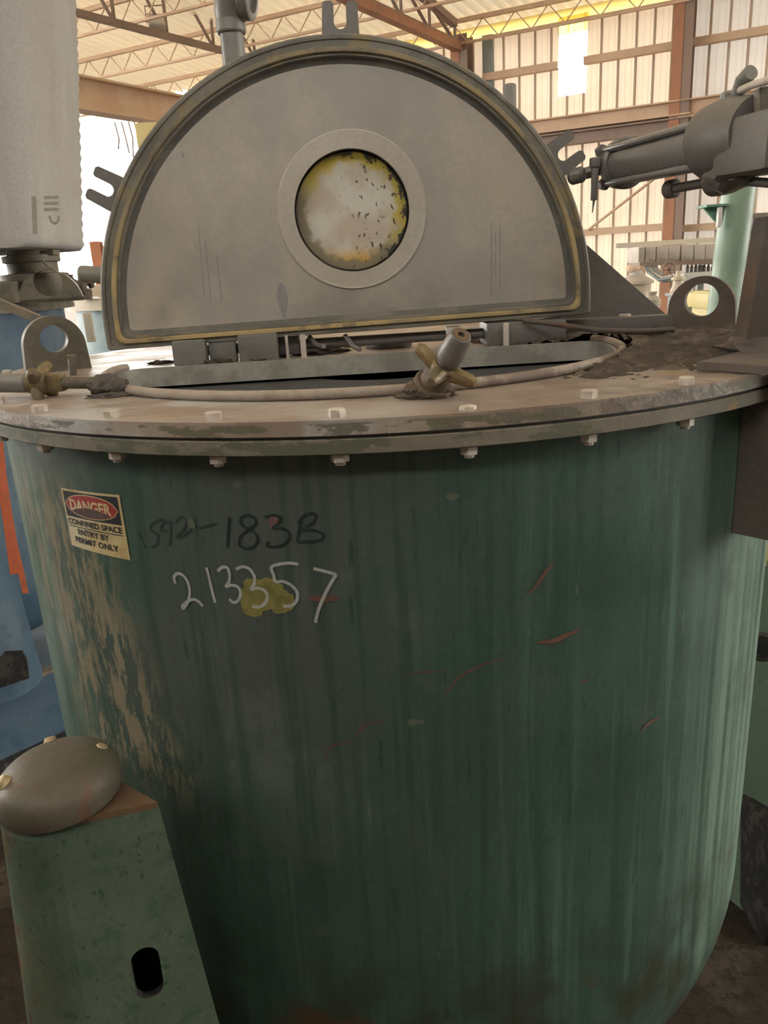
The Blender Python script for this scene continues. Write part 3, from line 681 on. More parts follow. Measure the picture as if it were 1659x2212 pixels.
# vertical drip lines and small tube stains on the plate
STAIN = mat('grey_drip_stain', (.27, .26, .25), .5, .1)
for x0, y0, y1, w in ((432, 490, 640, .0016), (446, 520, 650, .0016), (470, 550, 650, .0016), (1063, 480, 640, .002), (1072, 500, 600, .0014), (1082, 480, 625, .0018)):
    mb = MB(); a = IM @ ony(x0, y0, 1.82); b = IM @ ony(x0 + 12 if x0 < 800 else x0, y1, 1.82)
    L_ = [mb.v(LM @ Vector((a.x + (b.x - a.x) * t / 12 + w * q * (.5 + .5 * abs(noise.noise(Vector((t * .8, x0, 0)))) * 2), a.y + (b.y - a.y) * t / 12, -.0153))) for t in range(13) for q in (-1, 1)]
    for t in range(12): mb.face([L_[2 * t], L_[2 * t + 1], L_[2 * t + 3], L_[2 * t + 2]])
    mb.build('drip_stain', STAIN, lid, smooth=False)
p = IM @ ony(612, 655, 1.82); mb = MB()
P = []
for i in range(36):
    a = 2 * math.pi * i / 36; y = .045 * math.sin(a); k = .013 if y > .005 else .0065 + .005 * max(0, (y + .02) / .025)
    P.append(mb.v(LM @ Vector((p.x + k * math.cos(a), p.y + y, -.0152))))
mb.face(P); mb.build('drip_stain', STAIN, lid, smooth=False)

# fittings standing behind the lid
b = ony(503, 100, 2.20)
vp = MB(); vp.cyl((b.x, 2.2, T), (b.x, 2.2, ony(498, 62, 2.2).z), .0295, n=28)
pipe = vp.build('vent_pipe', M['pipe'], tank)
mb = MB(); e0 = ony(498, 62, 2.2); e1 = ony(515, 33, 2.2)
mb.lathe((b.x, 2.2, e0.z - .012), (0, 0, 1), [(0, .034), (.004, .037), (.028, .037), (.032, .034)], 28)
mb.tube([(b.x, 2.2, e0.z + .005), (b.x + .002, 2.2, e0.z + .035), (b.x + .010, 2.195, e0.z + .058), (b.x + .028, 2.19, e0.z + .068), (b.x + .05, 2.185, e0.z + .062)], [.034, .040, .046, .047, .040], 24)
mb.lathe((b.x + .035, 2.188, e0.z + .064), (.95, -.15, -.15), [(0, .048), (.003, .051), (.026, .051), (.029, .046), (.029, .034), (.012, .032)], 28)
mb.build('elbow', M['pipe'], pipe)
b = ony(1101, 182, 2.15)
mb = MB(); mb.lathe((b.x, 2.15, T), (0, 0, 1), [(0, .0165), (b.z - T - .004, .0165), (b.z - T, .014)], 20); mb.build('pipe_stub', M['pipe'], tank)
# triangular gusset on the right behind the lid
a, b, c = ony(1268, 532, 1.98), ony(1448, 690, 1.98), ony(1262, 700, 1.98)
gm = Matrix(((1, 0, 0, 0), (0, 0, -1, 1.98), (0, 1, 0, 0), (0, 0, 0, 1)))
mb = MB(); mb.slab([[(a.x - .1, T), (c.x, T), (b.x + .02, T), (b.x, b.z), (a.x, a.z), (a.x - .1, a.z + .07)]], gm, .012); mb.build('gusset_plate', M['black_iron'], tank)
mb = MB(); p, q = ony(1225, 712, 1.86), ony(1452, 700, 1.86); mb.beam((p.x - .1, 1.90, T + .022), (q.x, 1.88, T + .022), .05, .044, bev=.004)
mb.build('base_rail', M['black_iron'], tank)
mb = MB(); mb.tube([ony(1130, 692, 1.80), ony(1200, 700, 1.76), ony(1290, 714, 1.72), ony(1380, 716, 1.70), ony(1455, 712, 1.70)], .006, 8); mb.build('air_line', M['rust'], tank)
mb = MB(); p = ony(1350, 684, 1.90); mb.cyl((p.x, 1.90, p.z - .012), (p.x, 1.90, p.z + .006), .014, n=6); mb.build('rail_bolt', M['bolt'], tank)

# bracket on the right of the casing that carries the lid actuator
def radbox(mb, th0, th1, r0, r1, z0, z1, n=6):
    rg = []
    for i in range(n + 1):
        th = th0 + (th1 - th0) * i / n; rg.append([mb.v(cylpt(th, z, r)) for r, z in ((r0, z0), (r1, z0), (r1, z1), (r0, z1))])
    mb.loft(rg)
t0 = R(41)
mb = MB(); radbox(mb, t0, t0 + .055, RS + .001, .945, T - .278, T - .048, 4); radbox(mb, t0, t0 + .055, RF + .0005, .945, T - .05, T - .004, 4)
radbox(mb, t0 + .058, t0 + .16, RS + .001, .915, T - .21, T - .048, 6)
br = mb.build('actuator_bracket', mat('dark_brown_bracket', (.115, .098, .084), .7, .1, [dict(col=(.15, .115, .09), scale=9, lo=.5, hi=.64, amt=.7)], bump=.3), tank)
mb = MB(); p = onz(1515, 797, T + .004); th = math.atan2(p.x - CX, -(p.y - CY)); radbox(mb, R(37), R(62), .80, .955, T + .001, T + .014, 8); mb.build('shelf_plate', M['rust'], br)
p0, p1 = ony(1640, 690, 1.35), ony(1690, 470, 1.35)
mb = MB(); mb.beam(p0 - Vector((0, 0, .10)), p1, .075, .05, (0, 1, 0), .004); mb.blob((p0.x + .03, 1.36, T + .01), (.09, .09, .03), 4, .4)
mb.build('upright', M['rust'], br)
mb = MB(); p = cylpt(t0 + .075, T - .21, .918); mb.cyl(p, p + Vector((.012, -.02, 0)), .009, n=6); mb.build('bracket_bolt', M['lug'], br)

# ------------------------------------------------------------------ writing on the shell
def strokes(name, polys, w, mt):
    mb = MB()
    for pl in polys: ribbon(mb, pl, w, RS + .0016, 0, 5)
    return mb.build(name, mt, tank, smooth=False)
def c2(pts): return [(280 + x / 3.19, 1050 + y / 3.19) for x, y in pts]
white = [[(320, 668), (310, 625), (335, 600), (375, 615), (405, 660), (418, 720), (412, 775), (395, 815), (372, 840), (370, 822), (400, 795), (440, 778), (475, 790), (508, 825)],
         [(532, 558), (550, 620), (570, 710), (594, 802)],
         [(610, 584), (640, 558), (675, 560), (692, 600), (690, 650), (668, 690), (700, 680), (745, 690), (768, 730), (755, 780), (720, 800), (690, 775)],
         [(735, 572), (780, 553), (830, 570), (862, 620), (862, 670), (840, 708), (880, 700), (930, 715), (952, 755), (935, 805), (895, 830), (848, 826)],
         [(1165, 538), (1110, 528), (1040, 535), (980, 556), (995, 610), (1008, 655), (1060, 655), (1115, 680), (1155, 725), (1155, 780), (1120, 820), (1060, 825)],
         [(1268, 566), (1330, 580), (1425, 606)], [(1425, 606), (1375, 690), (1335, 770), (1300, 860), (1282, 938)]]
strokes('paint_number', [c2(p) for p in white], 7.2, M['chalk'])['label'] = 'white handwritten number 213357'
black = [[(690, 215), (685, 290), (676, 415)],
         [(870, 225), (825, 198), (775, 215), (770, 255), (815, 290), (870, 325), (885, 370), (860, 415), (800, 428), (760, 400), (768, 345), (820, 300), (870, 262), (870, 225)],
         [(935, 215), (990, 198), (1042, 215), (1030, 255), (990, 285), (1060, 290), (1105, 330), (1085, 385), (1020, 415), (950, 408), (965, 380)],
         [(1185, 240), (1170, 310), (1155, 385)], [(1165, 260), (1200, 205), (1255, 185), (1285, 200), (1270, 245), (1190, 300), (1260, 300), (1330, 325), (1335, 355), (1270, 378), (1155, 382)]]
strokes('marker_number', [c2(p) for p in black], 5.8, M['ink'])['label'] = 'black handwritten 183B'
faint = [[(70, 320), (85, 360), (110, 425)], [(240, 225), (165, 250), (150, 300), (195, 330), (195, 390), (155, 425)], [(275, 240), (225, 265), (225, 310), (270, 295)], [(285, 240), (285, 320), (278, 410)],
         [(325, 250), (345, 215), (385, 222), (392, 260), (365, 310), (325, 345), (350, 350), (400, 320), (430, 295)], [(480, 288), (540, 270), (605, 256)]]
strokes('marker_number', [c2(p) for p in faint], 4.6, M['ink_faint'])['label'] = 'faint black handwritten 1592-'

# warning sticker -----------------------------------------------------
SQ = [oncyl(132.6, 1053), oncyl(259, 1069), oncyl(283, 1210), oncyl(157, 1177)]
def stk(u, v, r):          # u to the right 0..1, v up 0..1
    tl, tr, brr, bl = SQ
    th = (tl[0] * (1 - u) + tr[0] * u) * v + (bl[0] * (1 - u) + brr[0] * u) * (1 - v)
    z = (tl[1] * (1 - u) + tr[1] * u) * v + (bl[1] * (1 - u) + brr[1] * u) * (1 - v)
    return cylpt(th, z, r)
def grid(mb, u0, u1, v0, v1, r, n=10):
    a = [[mb.v(stk(u0 + (u1 - u0) * i / n, v, r)) for i in range(n + 1)] for v in (v0, v1)]
    for i in range(n): mb.face([a[0][i], a[0][i + 1], a[1][i + 1], a[1][i]])
mb = MB(); grid(mb, 0, 1, 0, 1, RS + .0012); st = mb.build('warning_sticker', M['sticker'], tank, smooth=False)
st['label'] = 'yellowed danger sticker reading DANGER CONFINED SPACE ENTRY BY PERMIT ONLY'
mb = MB(); grid(mb, .035, .965, .535, .965, RS + .0017); mb.build('black_panel', M['st_black'], st, smooth=False)
def ell(mb, cu, cv, ru, rv, r, n=40, jit=0):
    mb.face([mb.v(stk(cu + ru * math.cos(2 * math.pi * i / n) * (1 + jit * noise.noise(Vector((i * .7, 3, 1)))), cv + rv * math.sin(2 * math.pi * i / n) * (1 + jit * noise.noise(Vector((i * .7, 9, 1)))), r)) for i in range(n)])
def ellipse_bands(mb, cu, cv, ru, rv, r, n=40):
    # strips so that the oval follows the curve of the shell
    m = 14; rows = []
    for i in range(m + 1):
        u = -1 + 2 * i / m; u = max(-.999, min(.999, u)); h = math.sqrt(1 - u * u)
        rows.append((mb.v(stk(cu + ru * u, cv - rv * h, r)), mb.v(stk(cu + ru * u, cv + rv * h, r))))
    for a, b in zip(rows, rows[1:]): mb.face([a[0], b[0], b[1], a[1]])
mb = MB(); ellipse_bands(mb, .5, .75, .445, .195, RS + .0021); mb.build('white_oval', M['sticker'], st, smooth=False)
mb = MB(); ellipse_bands(mb, .5, .75, .43, .18, RS + .0024); mb.build('red_oval', M['st_red'], st, smooth=False)
def text_mesh(txt, size, bold=.02):
    cu = bpy.data.curves.new('t', 'FONT'); cu.body = txt; cu.size = 1; cu.offset = bold; cu.align_x = 'CENTER'; cu.resolution_u = 3
    o = bpy.data.objects.new('t', cu); COL.objects.link(o)
    bpy.context.view_layer.update(); dg = bpy.context.evaluated_depsgraph_get()
    me = bpy.data.meshes.new_from_object(o.evaluated_get(dg)); bpy.data.objects.remove(o); bpy.data.curves.remove(cu); return me
def sticker_text(txt, u0, u1, v0, v1, r, mt, name='lettering', bold=.02):
    me = text_mesh(txt, 1, bold); xs = [v.co.x for v in me.vertices]; ys = [v.co.y for v in me.vertices]
    xa, xb, ya, yb = min(xs), max(xs), min(ys), max(ys)
    bm = bmesh.new(); bm.from_mesh(me); bmesh.ops.triangulate(bm, faces=bm.faces); bmesh.ops.subdivide_edges(bm, edges=[e for e in bm.edges if e.calc_length() > .4], cuts=1)
    for v in bm.verts: v.co = stk(u0 + (u1 - u0) * (v.co.x - xa) / (xb - xa), v0 + (v1 - v0) * (v.co.y - ya) / (yb - ya), r)
    bm.to_mesh(me); bm.free(); me.name = name
    return link(name, me, mt, st, smooth=False)
sticker_text('DANGER', .15, .85, .66, .85, RS + .0028, M['sticker'], bold=.035)
mb = MB(); 
n = 40; vs_top = []; 
m = 16; rows = []
for i in range(m + 1):
    u = -.98 + 1.96 * i / m; h = math.sqrt(1 - u * u); tv = .735 - .02 * abs(u) + .010 * noise.noise(Vector((i * .9, 2, 0)))
    rows.append((mb.v(stk(.5 + .34 * u, .745 - .165 * math.sqrt(max(0, 1 - (.34 * u / .43) ** 2)), RS + .0031)), mb.v(stk(.5 + .34 * u, max(tv - .10 * (1 - h), .745 - .165 * math.sqrt(max(0, 1 - (.34 * u / .43) ** 2)) + .001), RS + .0031))))
for a, b in zip(rows, rows[1:]): mb.face([a[0], b[0], b[1], a[1]])
mb.build('scuff', M['st_smear'], st, smooth=False)
sticker_text('CONFINED SPACE', .04, .96, .405, .505, RS + .0022, M['st_black'], bold=.028)
mb = MB(); grid(mb, .04, .97, .368, .382, RS + .0022); mb.build('rule', M['st_black'], st, smooth=False)
sticker_text('ENTRY BY', .20, .74, .245, .345, RS + .0022, M['st_black'], bold=.028)
sticker_text('PERMIT ONLY', .12, .86, .10, .20, RS + .0022, M['st_black'], bold=.028)

# ================================================================== LID ACTUATOR (air cylinder)
pf, pn = ony(1352, 352, 1.77), ony(1548, 306, 1.44)
ax = (pn - pf).normalized(); L = (pn - pf).length
act = thing('air_cylinder', 'dark grey air cylinder at right reaching from the lid edge toward the viewer', 'air cylinder', (pf.x, pf.y, T + .1))
u = ax.orthogonal().normalized(); side = ax.cross(Vector((0, 0, 1))).normalized(); upv = side.cross(ax)
mb = MB(); mb.cyl(pf, pn, .043, n=40); mb.build('barrel', M['barrel'], act)
def head(c, w, t, nm):
    mb = MB(); rot = Matrix((side, ax, upv)).transposed(); mb.box(c, (w, t, w), rot, .014); return mb.build(nm, M['black_iron'], act, 30)
mb = MB(); mb.lathe(pf - ax * .028, ax, [(0, .030), (.004, .05), (.028, .052), (.034, .047)], 32); mb.build('front_head', M['black_iron'], act)
mb = MB(); mb.lathe(pn - ax * .01, ax, [(0, .05), (.004, .060), (.055, .064), (.075, .06), (.13, .055)], 32); rh = mb.build('rear_head', M['black_iron'], act)
for a in (35, 130, 215, 310):
    d = side * math.cos(R(a)) * .049 + upv * math.sin(R(a)) * .049
    mb = MB(); mb.cyl(pf + d - ax * .035, pn + d + ax * .02, .0065, n=12); mb.build('tie_rod', M['barrel'], act)
    mb = MB(); mb.cyl(pf + d - ax * .042, pf + d - ax * .026, .013, n=6); mb.build('nut', M['black_iron'], act)
tipr = LM @ Vector((LR * math.cos(R(26.5)), LR * math.sin(R(26.5)), -.02))
mb = MB(); mb.cyl(pf - ax * .02, pf - ax * .075, .024, .018, 24); pe = tipr.lerp(pf - ax * .07, .12)
mb.cyl(pf - ax * .06, pe, .0125, n=18); mb.build('rod', M['black_iron'], act)
mb = MB(); mb.lathe(pe, pf - pe, [(0, .012), (.006, .017), (.03, .017), (.036, .012)], 18); mb.build('rod_eye', M['black_iron'], act)
q = ony(1284, 395, 1.78); mb = MB(); mb.box((q.x, 1.78, q.z), (.013, .013, .07), None, .002); mb.cyl((q.x, 1.78, q.z - .035), (q.x - .003, 1.78, q.z - .06), .003, .001, 8); mb.box((q.x, 1.78, q.z + .04), (.02, .02, .02), None, .003); mb.build('clevis_pin', M['black_iron'], act)
mb = MB(); bp = pn + ax * .08 - upv * .02; rot = Matrix((side, ax, upv)).transposed()
mb.box(bp + ax * .06 - upv * .0, (.10, .14, .085), rot, .012); mb.blob(pn + ax * .05 - upv * .055, (.04, .05, .03), 3, .3); mb.build('valve_block', M['black_iron'], act)
e = pn + ax * .03 + upv * .062
mb = MB(); mb.lathe(e - upv * .008, upv, [(0, .017), (.014, .017), (.018, .012)], 16); mb.tube([e + side * 0 + ax * .02, e + ax * .03 + upv * .02, e + ax * .05 + upv * .028], .012, 14)
mb.build('air_fitting', M['pipe'], act)
mb = MB(); h0 = ony(1588, 200, 1.40); h1 = ony(1665, 172, 1.25); mb.tube([h0, (h0 + h1) / 2 + Vector((0, 0, .002)), h1, h1 + (h1 - h0)], .0058, 12); mb.build('air_hose', M['pale_metal'], act)
q = ony(1648, 265, 1.30); mb = MB(); mb.box((q.x + .03, 1.30, q.z), (.08, .02, .105), Matrix.Rotation(R(-6), 3, 'Y'), .004); mb.build('mounting_plate', M['lug'], act)
mb = MB(); a, b = ony(1452, 408, 1.58), ony(1560, 388, 1.44); mb.cyl(a, b, .0085, n=14); mb.lathe(a - (b - a).normalized() * .014, b - a, [(0, .012), (.004, .017), (.022, .017), (.026, .012)], 16)
a2, b2 = ony(1560, 388, 1.44), ony(1672, 396, 1.30); mb.cyl(a2, b2, .0075, n=14); mb.lathe(b - (b - a).normalized() * .03, b - a, [(0, .018), (.008, .026), (.04, .026), (.05, .018)], 18)
mb.build('pipe_run', M['black_iron'], act)

# ================================================================== SUSPENSION COLUMNS OF THE GREEN CENTRIFUGE
def column(loc, yaw, label, mats, slot=True, zt=T - .566, zb=0.0, group=None, cap=True):
    """casting: rounded outer edge, flat web running inward, flaring toward the floor; domed cap on top"""
    mb0 = lambda: MB()
    root = thing('machine_column', label, 'column', (loc[0], loc[1], 0), group)
    rot = Matrix.Translation((loc[0], loc[1], 0)) @ Matrix.Rotation(yaw, 4, 'Z')
    def sect(z, o):
        k = (zt - z) ; r = .088 + .055 * k - o
        right = .142 + .090 * k - o; left = -.07 * k * .35
        P = [(right, -r * .80), (right - .11, r * .85)]
        P += [(left + r * math.cos(a), r * math.sin(a)) for a in [math.pi / 2 + math.pi * i / 18 for i in range(19)]]
        return [rot @ Vector((x, y, z)) for x, y in P]
    mb = MB(); zs = [zt, zt - .3, zt - .6, zt - .9, zb]
    out = [[mb.v(p) for p in sect(z, 0)] for z in zs]; inn = [[mb.v(p) for p in sect(z, .014)] for z in zs[1:]]
    inn0 = [mb.v(p) for p in sect(zt - .02, .014)]
    mb.loft(out, True, True, False); mb.loft([inn0] + inn, True, True, False)
    n = len(out[-1])
    for i in range(n): mb.face([out[-1][i], out[-1][(i + 1) % n], inn[-1][(i + 1) % n], inn[-1][i]])
    body = mb.build('body', [mats[0], M['hole']], root, 40)
    if slot:
        c = ony(318, 2128, loc[1] - .088); cl = rot.inverted() @ c
        P = [(.021 * math.cos(a),   .026 + .021 * math.sin(a)) for a in [math.pi * i / 10 for i in range(11)]] + [(.021 * math.cos(a), -.026 + .021 * math.sin(a)) for a in [math.pi + math.pi * i / 10 for i in range(11)]]
        cm = rot @ Matrix.Translation((cl.x, -.22, cl.z)) @ Matrix(((1, 0, 0, 0), (0, 0, 1, 0), (0, 1, 0, 0), (0, 0, 0, 1)))
        cb = MB(); cb.slab([P], cm, .2); cut = cb.build('cut', M['hole'])
        md = body.modifiers.new('slot', 'BOOLEAN'); md.operation = 'DIFFERENCE'; md.object = cut; md.solver = 'EXACT'
        bpy.context.view_layer.update(); dg = bpy.context.evaluated_depsgraph_get()
        nm = bpy.data.meshes.new_from_object(body.evaluated_get(dg)); body.modifiers.clear()
        old = body.data; body.data = nm; bpy.data.meshes.remove(old); cm_ = cut.data; bpy.data.objects.remove(cut); bpy.data.meshes.remove(cm_)
        nm.name = 'body'; fn_ = (rot.to_3x3() @ Vector((-.08, -1, .05))).normalized()
        for p_ in nm.polygons:
            if p_.normal.dot(fn_) > .9: p_.use_smooth = False
    mb = MB(); P = [(.0, -.066), (.141, -.069), (.032, .073), (.0, .07)]
    mb.slab([P], rot @ Matrix.Translation((0, 0, zt + .0002)), .010); mb.build('top_web', mats[2], root)
    if cap:
        mb = MB(); prof = [(-.012, .086), (-.008, .0895), (.016, .0895)]
        for k in range(1, 11):
            a = math.pi / 2 * k / 10; prof.append((.016 + .040 * math.sin(a), .0895 * math.cos(a) ** .7 if k < 10 else .001))
        mb.lathe(rot @ Vector((0, 0, zt + .0225)), rot.to_3x3() @ Vector((-.05, -.0, 1)), prof, 48, True, True)
        cp = mb.build('cap', mats[1], root, 50)
        for a in (100, 14, 196):
            c = rot @ Vector((.070 * math.cos(R(a)) - .003, .070 * math.sin(R(a)), zt + .0665)); nv = rot.to_3x3() @ Vector((.6 * math.cos(R(a)), .6 * math.sin(R(a)), 1)).normalized()
            mb = MB(); mb.lathe(c - nv * .006, nv, [(0, .0125), (.003, .0125), (.006, .0095), (.011, .008), (.012, .005)], 14); mb.build('cap_bolt', M['cap_bolt'], cp)
    return root
column((-.515, 1.0), R(15), 'green column with a brown domed cap in front of the green tank at lower left', (M['column'], M['cap'], M['rusty_top']))
colr = column((1.345, 2.12), R(185), 'sliver of mint green column behind the right edge of the green tank', (M['post'], M['cap'], M['rusty_top']), slot=False, zt=T - .40)
# bolt hole seen on that column
mb = MB(); mb.box((1.36, 2.12, .21), (.46, .42, .42), None, .02); mb.build('pedestal', M['hole'], colr)
p = ony(1650, 1405, 1.93)
mb = MB(); mb.lathe((p.x + .012, 1.965, p.z), (-.5, -1, 0), [(0, .04), (.03, .04), (.032, .035), (.032, .001)], 24); mb.build('bolt_hole', M['hole'], colr)

# ================================================================== BLUE CENTRIFUGE
BX, BY, BT = -2.40, 3.89, T + .148
blue = thing('steel_tank', 'blue round steel tank at left, seen level with its bolted cover', 'tank', (BX, BY, 0))
mb = revolve_shell(BX, BY, .845, BT - .055, BT - 1.25, .40, 96); mb.build('shell', [M['blue'], M['shell_in']], blue, 40, fix=False)
mb = MB(); mb.lathe((BX, BY, 0), (0, 0, 1), [(BT - .055, .84), (BT - .055, .90), (BT - .033, .90), (BT - .033, .893), (BT - .028, .893), (BT - .028, .90), (BT - .002, .90), (BT, .895), (BT, .01)], 128, False, True)
mb.build('cover_flange', M['lug'], blue, 30)
for k in range(14):
    th = R(8 + 11.25 * k); mb = MB(); c = Vector((BX + .87 * math.sin(th), BY - .87 * math.cos(th), BT)); mb.cyl(c, c + Vector((0, 0, .014)), .018, n=6); mb.build('cover_bolt', M['lug'], blue)
p = ony(112, 650, 3.55); lug((p.x - .02, 3.6), (.25, -.97), .27, ony(112, 583, 3.55).z - BT, .062, ony(108, 608, 3.55).z - BT, mt='lug', t=.05, base=BT, par=blue)
# drive neck between cover and motor
a = ony(75, 600, 3.75)
mb = MB(); zz = lambda y: ony(75, y, 3.75).z
mb.lathe((a.x, 3.75, BT), (0, 0, 1), [(0, .15), (zz(592) - BT, .15), (zz(590) - BT, .11), (zz(568) - BT, .11), (zz(566) - BT, .125), (zz(552) - BT, .125), (zz(550) - BT, .10), (zz(528) - BT, .10)], 36)
mb.build('drive_neck', M['lug'], blue, 40)
mb = MB(); p = ony(88, 548, 3.75); mb.box((p.x - .02, 3.72, p.z), (.21, .08, .022), None, .003); mb.build('neck_arm', M['lug'], blue)
mb = MB(); p = ony(20, 615, 3.6); mb.box((p.x - .06, 3.58, (p.z + BT) / 2), (.24, .16, p.z - BT + .03), None, .01); mb.build('gear_housing', M['lug'], blue)
mb = MB(); mb.tube([ony(92, 562, 3.6), ony(106, 580, 3.6)], .006, 8); mb.build('lever', M['lug'], blue)
# base frame with the worn tan top edge
q0, q1 = onz(0, 1655, 0), onz(140, 1590, 0); dv = (q1 - q0).normalized(); qa, qb = q0 - dv * 1.3, q1 + dv * .9; nb = Vector((-dv.y, dv.x, 0))
ztan = ony(50, 1487, (q0.lerp(q1, .35)).y).z
mb = MB(); mb.slab([[(qa.x, qa.y), (qb.x, qb.y), (qb.x + nb.x * 1.3, qb.y + nb.y * 1.3), (qa.x + nb.x * 1.3, qa.y + nb.y * 1.3)]], Matrix.Translation((0, 0, 0)), ztan)
mb.build('base_frame', M['blue'], blue)
mb = MB(); mb.beam(Vector((qa.x, qa.y, ztan + .006)) + nb * .02, Vector((qb.x, qb.y, ztan + .006)) + nb * .02, .05, .018); mb.build('worn_edge', M['blue_edge'], blue)
mb = MB(); mb.beam(qa - nb * .03 + Vector((0, 0, .015)), qb - nb * .03 + Vector((0, 0, .015)), .05, .03); mb.build('grout_strip', M['hole'], blue)
# column of the blue machine
c0 = q0.lerp(q1, .12) + nb * .14
mb = MB(); ct = ony(0, 700, c0.y).z
rg = []
for z in (ztan, ztan + .3, ct - .4):
    k = (ct - z) * .05; rr = .15 + k
    rg.append([mb.v((c0.x + rr * math.cos(t) * 1.2, c0.y + rr * math.sin(t), z)) for t in [2 * math.pi * i / 28 for i in range(28)]])
mb.loft(rg); mb.build('machine_column', M['blue'], blue, 50)
hp = ony(35, 1436, c0.y - .15)
mb = MB(); s_ = .045
P = [(-.075, -.085), (.055, -.06), (.06, .03), (.05, .075), (-.02, .085), (-.075, .03)]
hm = Matrix.Translation((hp.x, c0.y - .172, hp.z)) @ Matrix.Rotation(R(14), 4, 'Z') @ Matrix(((1, 0, 0, 0), (0, 0, -1, 0), (0, 1, 0, 0), (0, 0, 0, 1)))
mb.slab([P], hm, .012); mb.build('column_opening', M['hole'], blue)
mb = MB(); a, b = ony(0, 655, 2.99), ony(85, 690, 2.96); mb.beam(a - (b - a) * .3, b, .02, .03); mb.build('tan_strap', M['blue_edge'], blue)
# flagging tape
def tape(pts, w, Y):
    mb = MB(); rg = []
    for px, py in pts:
        p = ony(px, py, Y); d = Vector((w / 2, -.01, .004)); rg.append([mb.v(p - d), mb.v(p + d), mb.v(p + d + Vector((0, .002, 0))), mb.v(p - d + Vector((0, .002, 0)))])
    mb.loft(rg); return mb
tp = tape([(-6, 945), (2, 1020), (12, 1090), (22, 1160), (32, 1240)], .05, 2.95)
t_o = tp.build('flagging_tape', M['tape'], None); tag(t_o, 'orange flagging tape hanging down the blue tank at far left', 'tape')
tp = tape([(4, 1010), (16, 1090), (30, 1170), (44, 1230), (55, 1282)], .034, 2.935)
tp.build('tail', M['tape'], t_o)

# wrapped motor above the blue machine
MX, MY, = -2.02, 3.80
zb_ = ony(100, 531, 3.45).z; zt_ = ony(100, -120, 3.45).z
e0_ = ony(171, 526, 3.98); e1_ = ony(154, 0, 3.98)
sl = (e1_.x - e0_.x) / (e1_.z - e0_.z)
mb = MB(); rg = []
def rsq(z, hw, hd, rad, cx, cy):
    P = []
    for qx, qy, a0 in ((1, -1, -90), (1, 1, 0), (-1, 1, 90), (-1, -1, 180)):
        for k in range(7):
            a = R(a0 + 90 * k / 6); P.append(Vector((cx + qx * (hw - rad) + rad * math.cos(a), cy + qy * (hd - rad) + rad * math.sin(a), z)))
    return P
cxm = e0_.x - .42
nlev = 44
for i in range(nlev + 1):
    z = zb_ + (zt_ - zb_) * i / nlev; hw = .42 + sl * (z - e0_.z) + (.004 if i % 2 else -.003) * (1 if i < nlev else 0)
    if i == 0: hw -= .012
    P = rsq(z, hw, .36, .12, cxm, 3.78)
    rg.append([mb.v(p + Vector((.006 * noise.noise(p * 9), .004 * noise.noise(p * 7 + Vector((3, 0, 0))), 0))) for p in P])
mb.loft(rg); wm = mb.build('wrapped_motor', M['wrap'], None, 60)
tag(wm, 'tall pale grey wrapped block with faint printing above the blue tank at upper left', 'wrapped motor')
# faint printed characters on its front
mb = MB(); yf = 3.78 - .36 - .004
def bar(x0, y0, x1, y1, w):
    p, q = ony(x0, y0, yf), ony(x1, y1, yf); mb.beam((p.x, yf, p.z), (q.x, yf, q.z), w, .0015, (0, 1, 0))
for y in (427, 440, 453): bar(95, y, 127, y - 1, .012)
for (a, b) in (((107, 466), (110, 478)), ((110, 478), (118, 484)), ((118, 484), (126, 478)), ((126, 478), (127, 466))): bar(*a, *b, .010)
for x in (73,): bar(x, 424, x + 3, 505, .02)
mb.build('printing', M['print'], wm)

# ================================================================== THINGS BEHIND
# pale teal machine between blue machine and lid
p = ony(210, 660, 6.2); q = ony(155, 640, 6.2)
tm = thing('steel_tank', 'pale teal round tank partly hidden behind the left edge of the half-moon lid', 'tank', (p.x + .35, 6.6, 0))
ztl = ony(190, 646, 6.2).z; tr_ = .85
cxt = ony(155, 640, 6.7).x + .80
mb = revolve_shell(cxt, 6.7, .74, ztl - .08, ztl - 1.2, .4, 64); mb.build('shell', [M['teal'], M['shell_in']], tm, 40, fix=False)
mb = MB(); mb.lathe((cxt, 6.7, 0), (0, 0, 1), [(ztl - .085, .72), (ztl - .085, .80), (ztl, .80), (ztl, .01)], 64, False, True); mb.build('cover_flange', M['cream'], tm, 30)
mb = MB(); mb.lathe((cxt, 6.7, 0), (0, 0, 1), [(0, .5), (ztl - 1.5, .5)], 32); mb.build('pedestal', M['grime_shadow'], tm)
mb = MB(); a, b = ony(192, 676, 5.9), ony(196, 738, 5.9); mb.box((a.x, 5.86, (a.z + b.z) / 2), (.055, .04, a.z - b.z), None, .004); mb.build('support_bar', M['cream'], tm)
mb = MB(); 
for i, (x, y0, y1, w) in enumerate(((193, 620, 642, .07), (205, 615, 642, .09), (222, 622, 642, .05))):
    a, b = ony(x, y0, 6.5), ony(x, y1, 6.5); mb.box((a.x, 6.5, (a.z + b.z) / 2), (w, .08, a.z - b.z), None, .01)
mb.build('top_fittings', M['cream'], tm)
def knobpost(px, py0, py1, Y, label):
    a, b = ony(px, py0, Y), ony(px, py1, Y); mb = MB(); mb.lathe((a.x, Y, ztl if Y > 5 else BT), (0, 0, 1), [(0, .05), (.06, .055), (max(a.z - (ztl if Y > 5 else BT) - .12, .08), .02), (max(a.z - (ztl if Y > 5 else BT) - .10, .1), .03)], 14)
    for k in range(4): mb.blob((a.x + .055 * math.cos(k * 1.57 + .4), Y + .055 * math.sin(k * 1.57 + .4), a.z - .05), (.03, .03, .035), k, .2, 2)
    mb.blob((a.x, Y, a.z - .03), (.035, .035, .05), 7, .1, 2)
    return mb
knobpost(177, 598, 640, 6.0, '').build('clamp_knob', M['rust'], tm)
knobpost(146, 600, 640, 4.0, '').build('clamp_knob', M['rust'], blue)
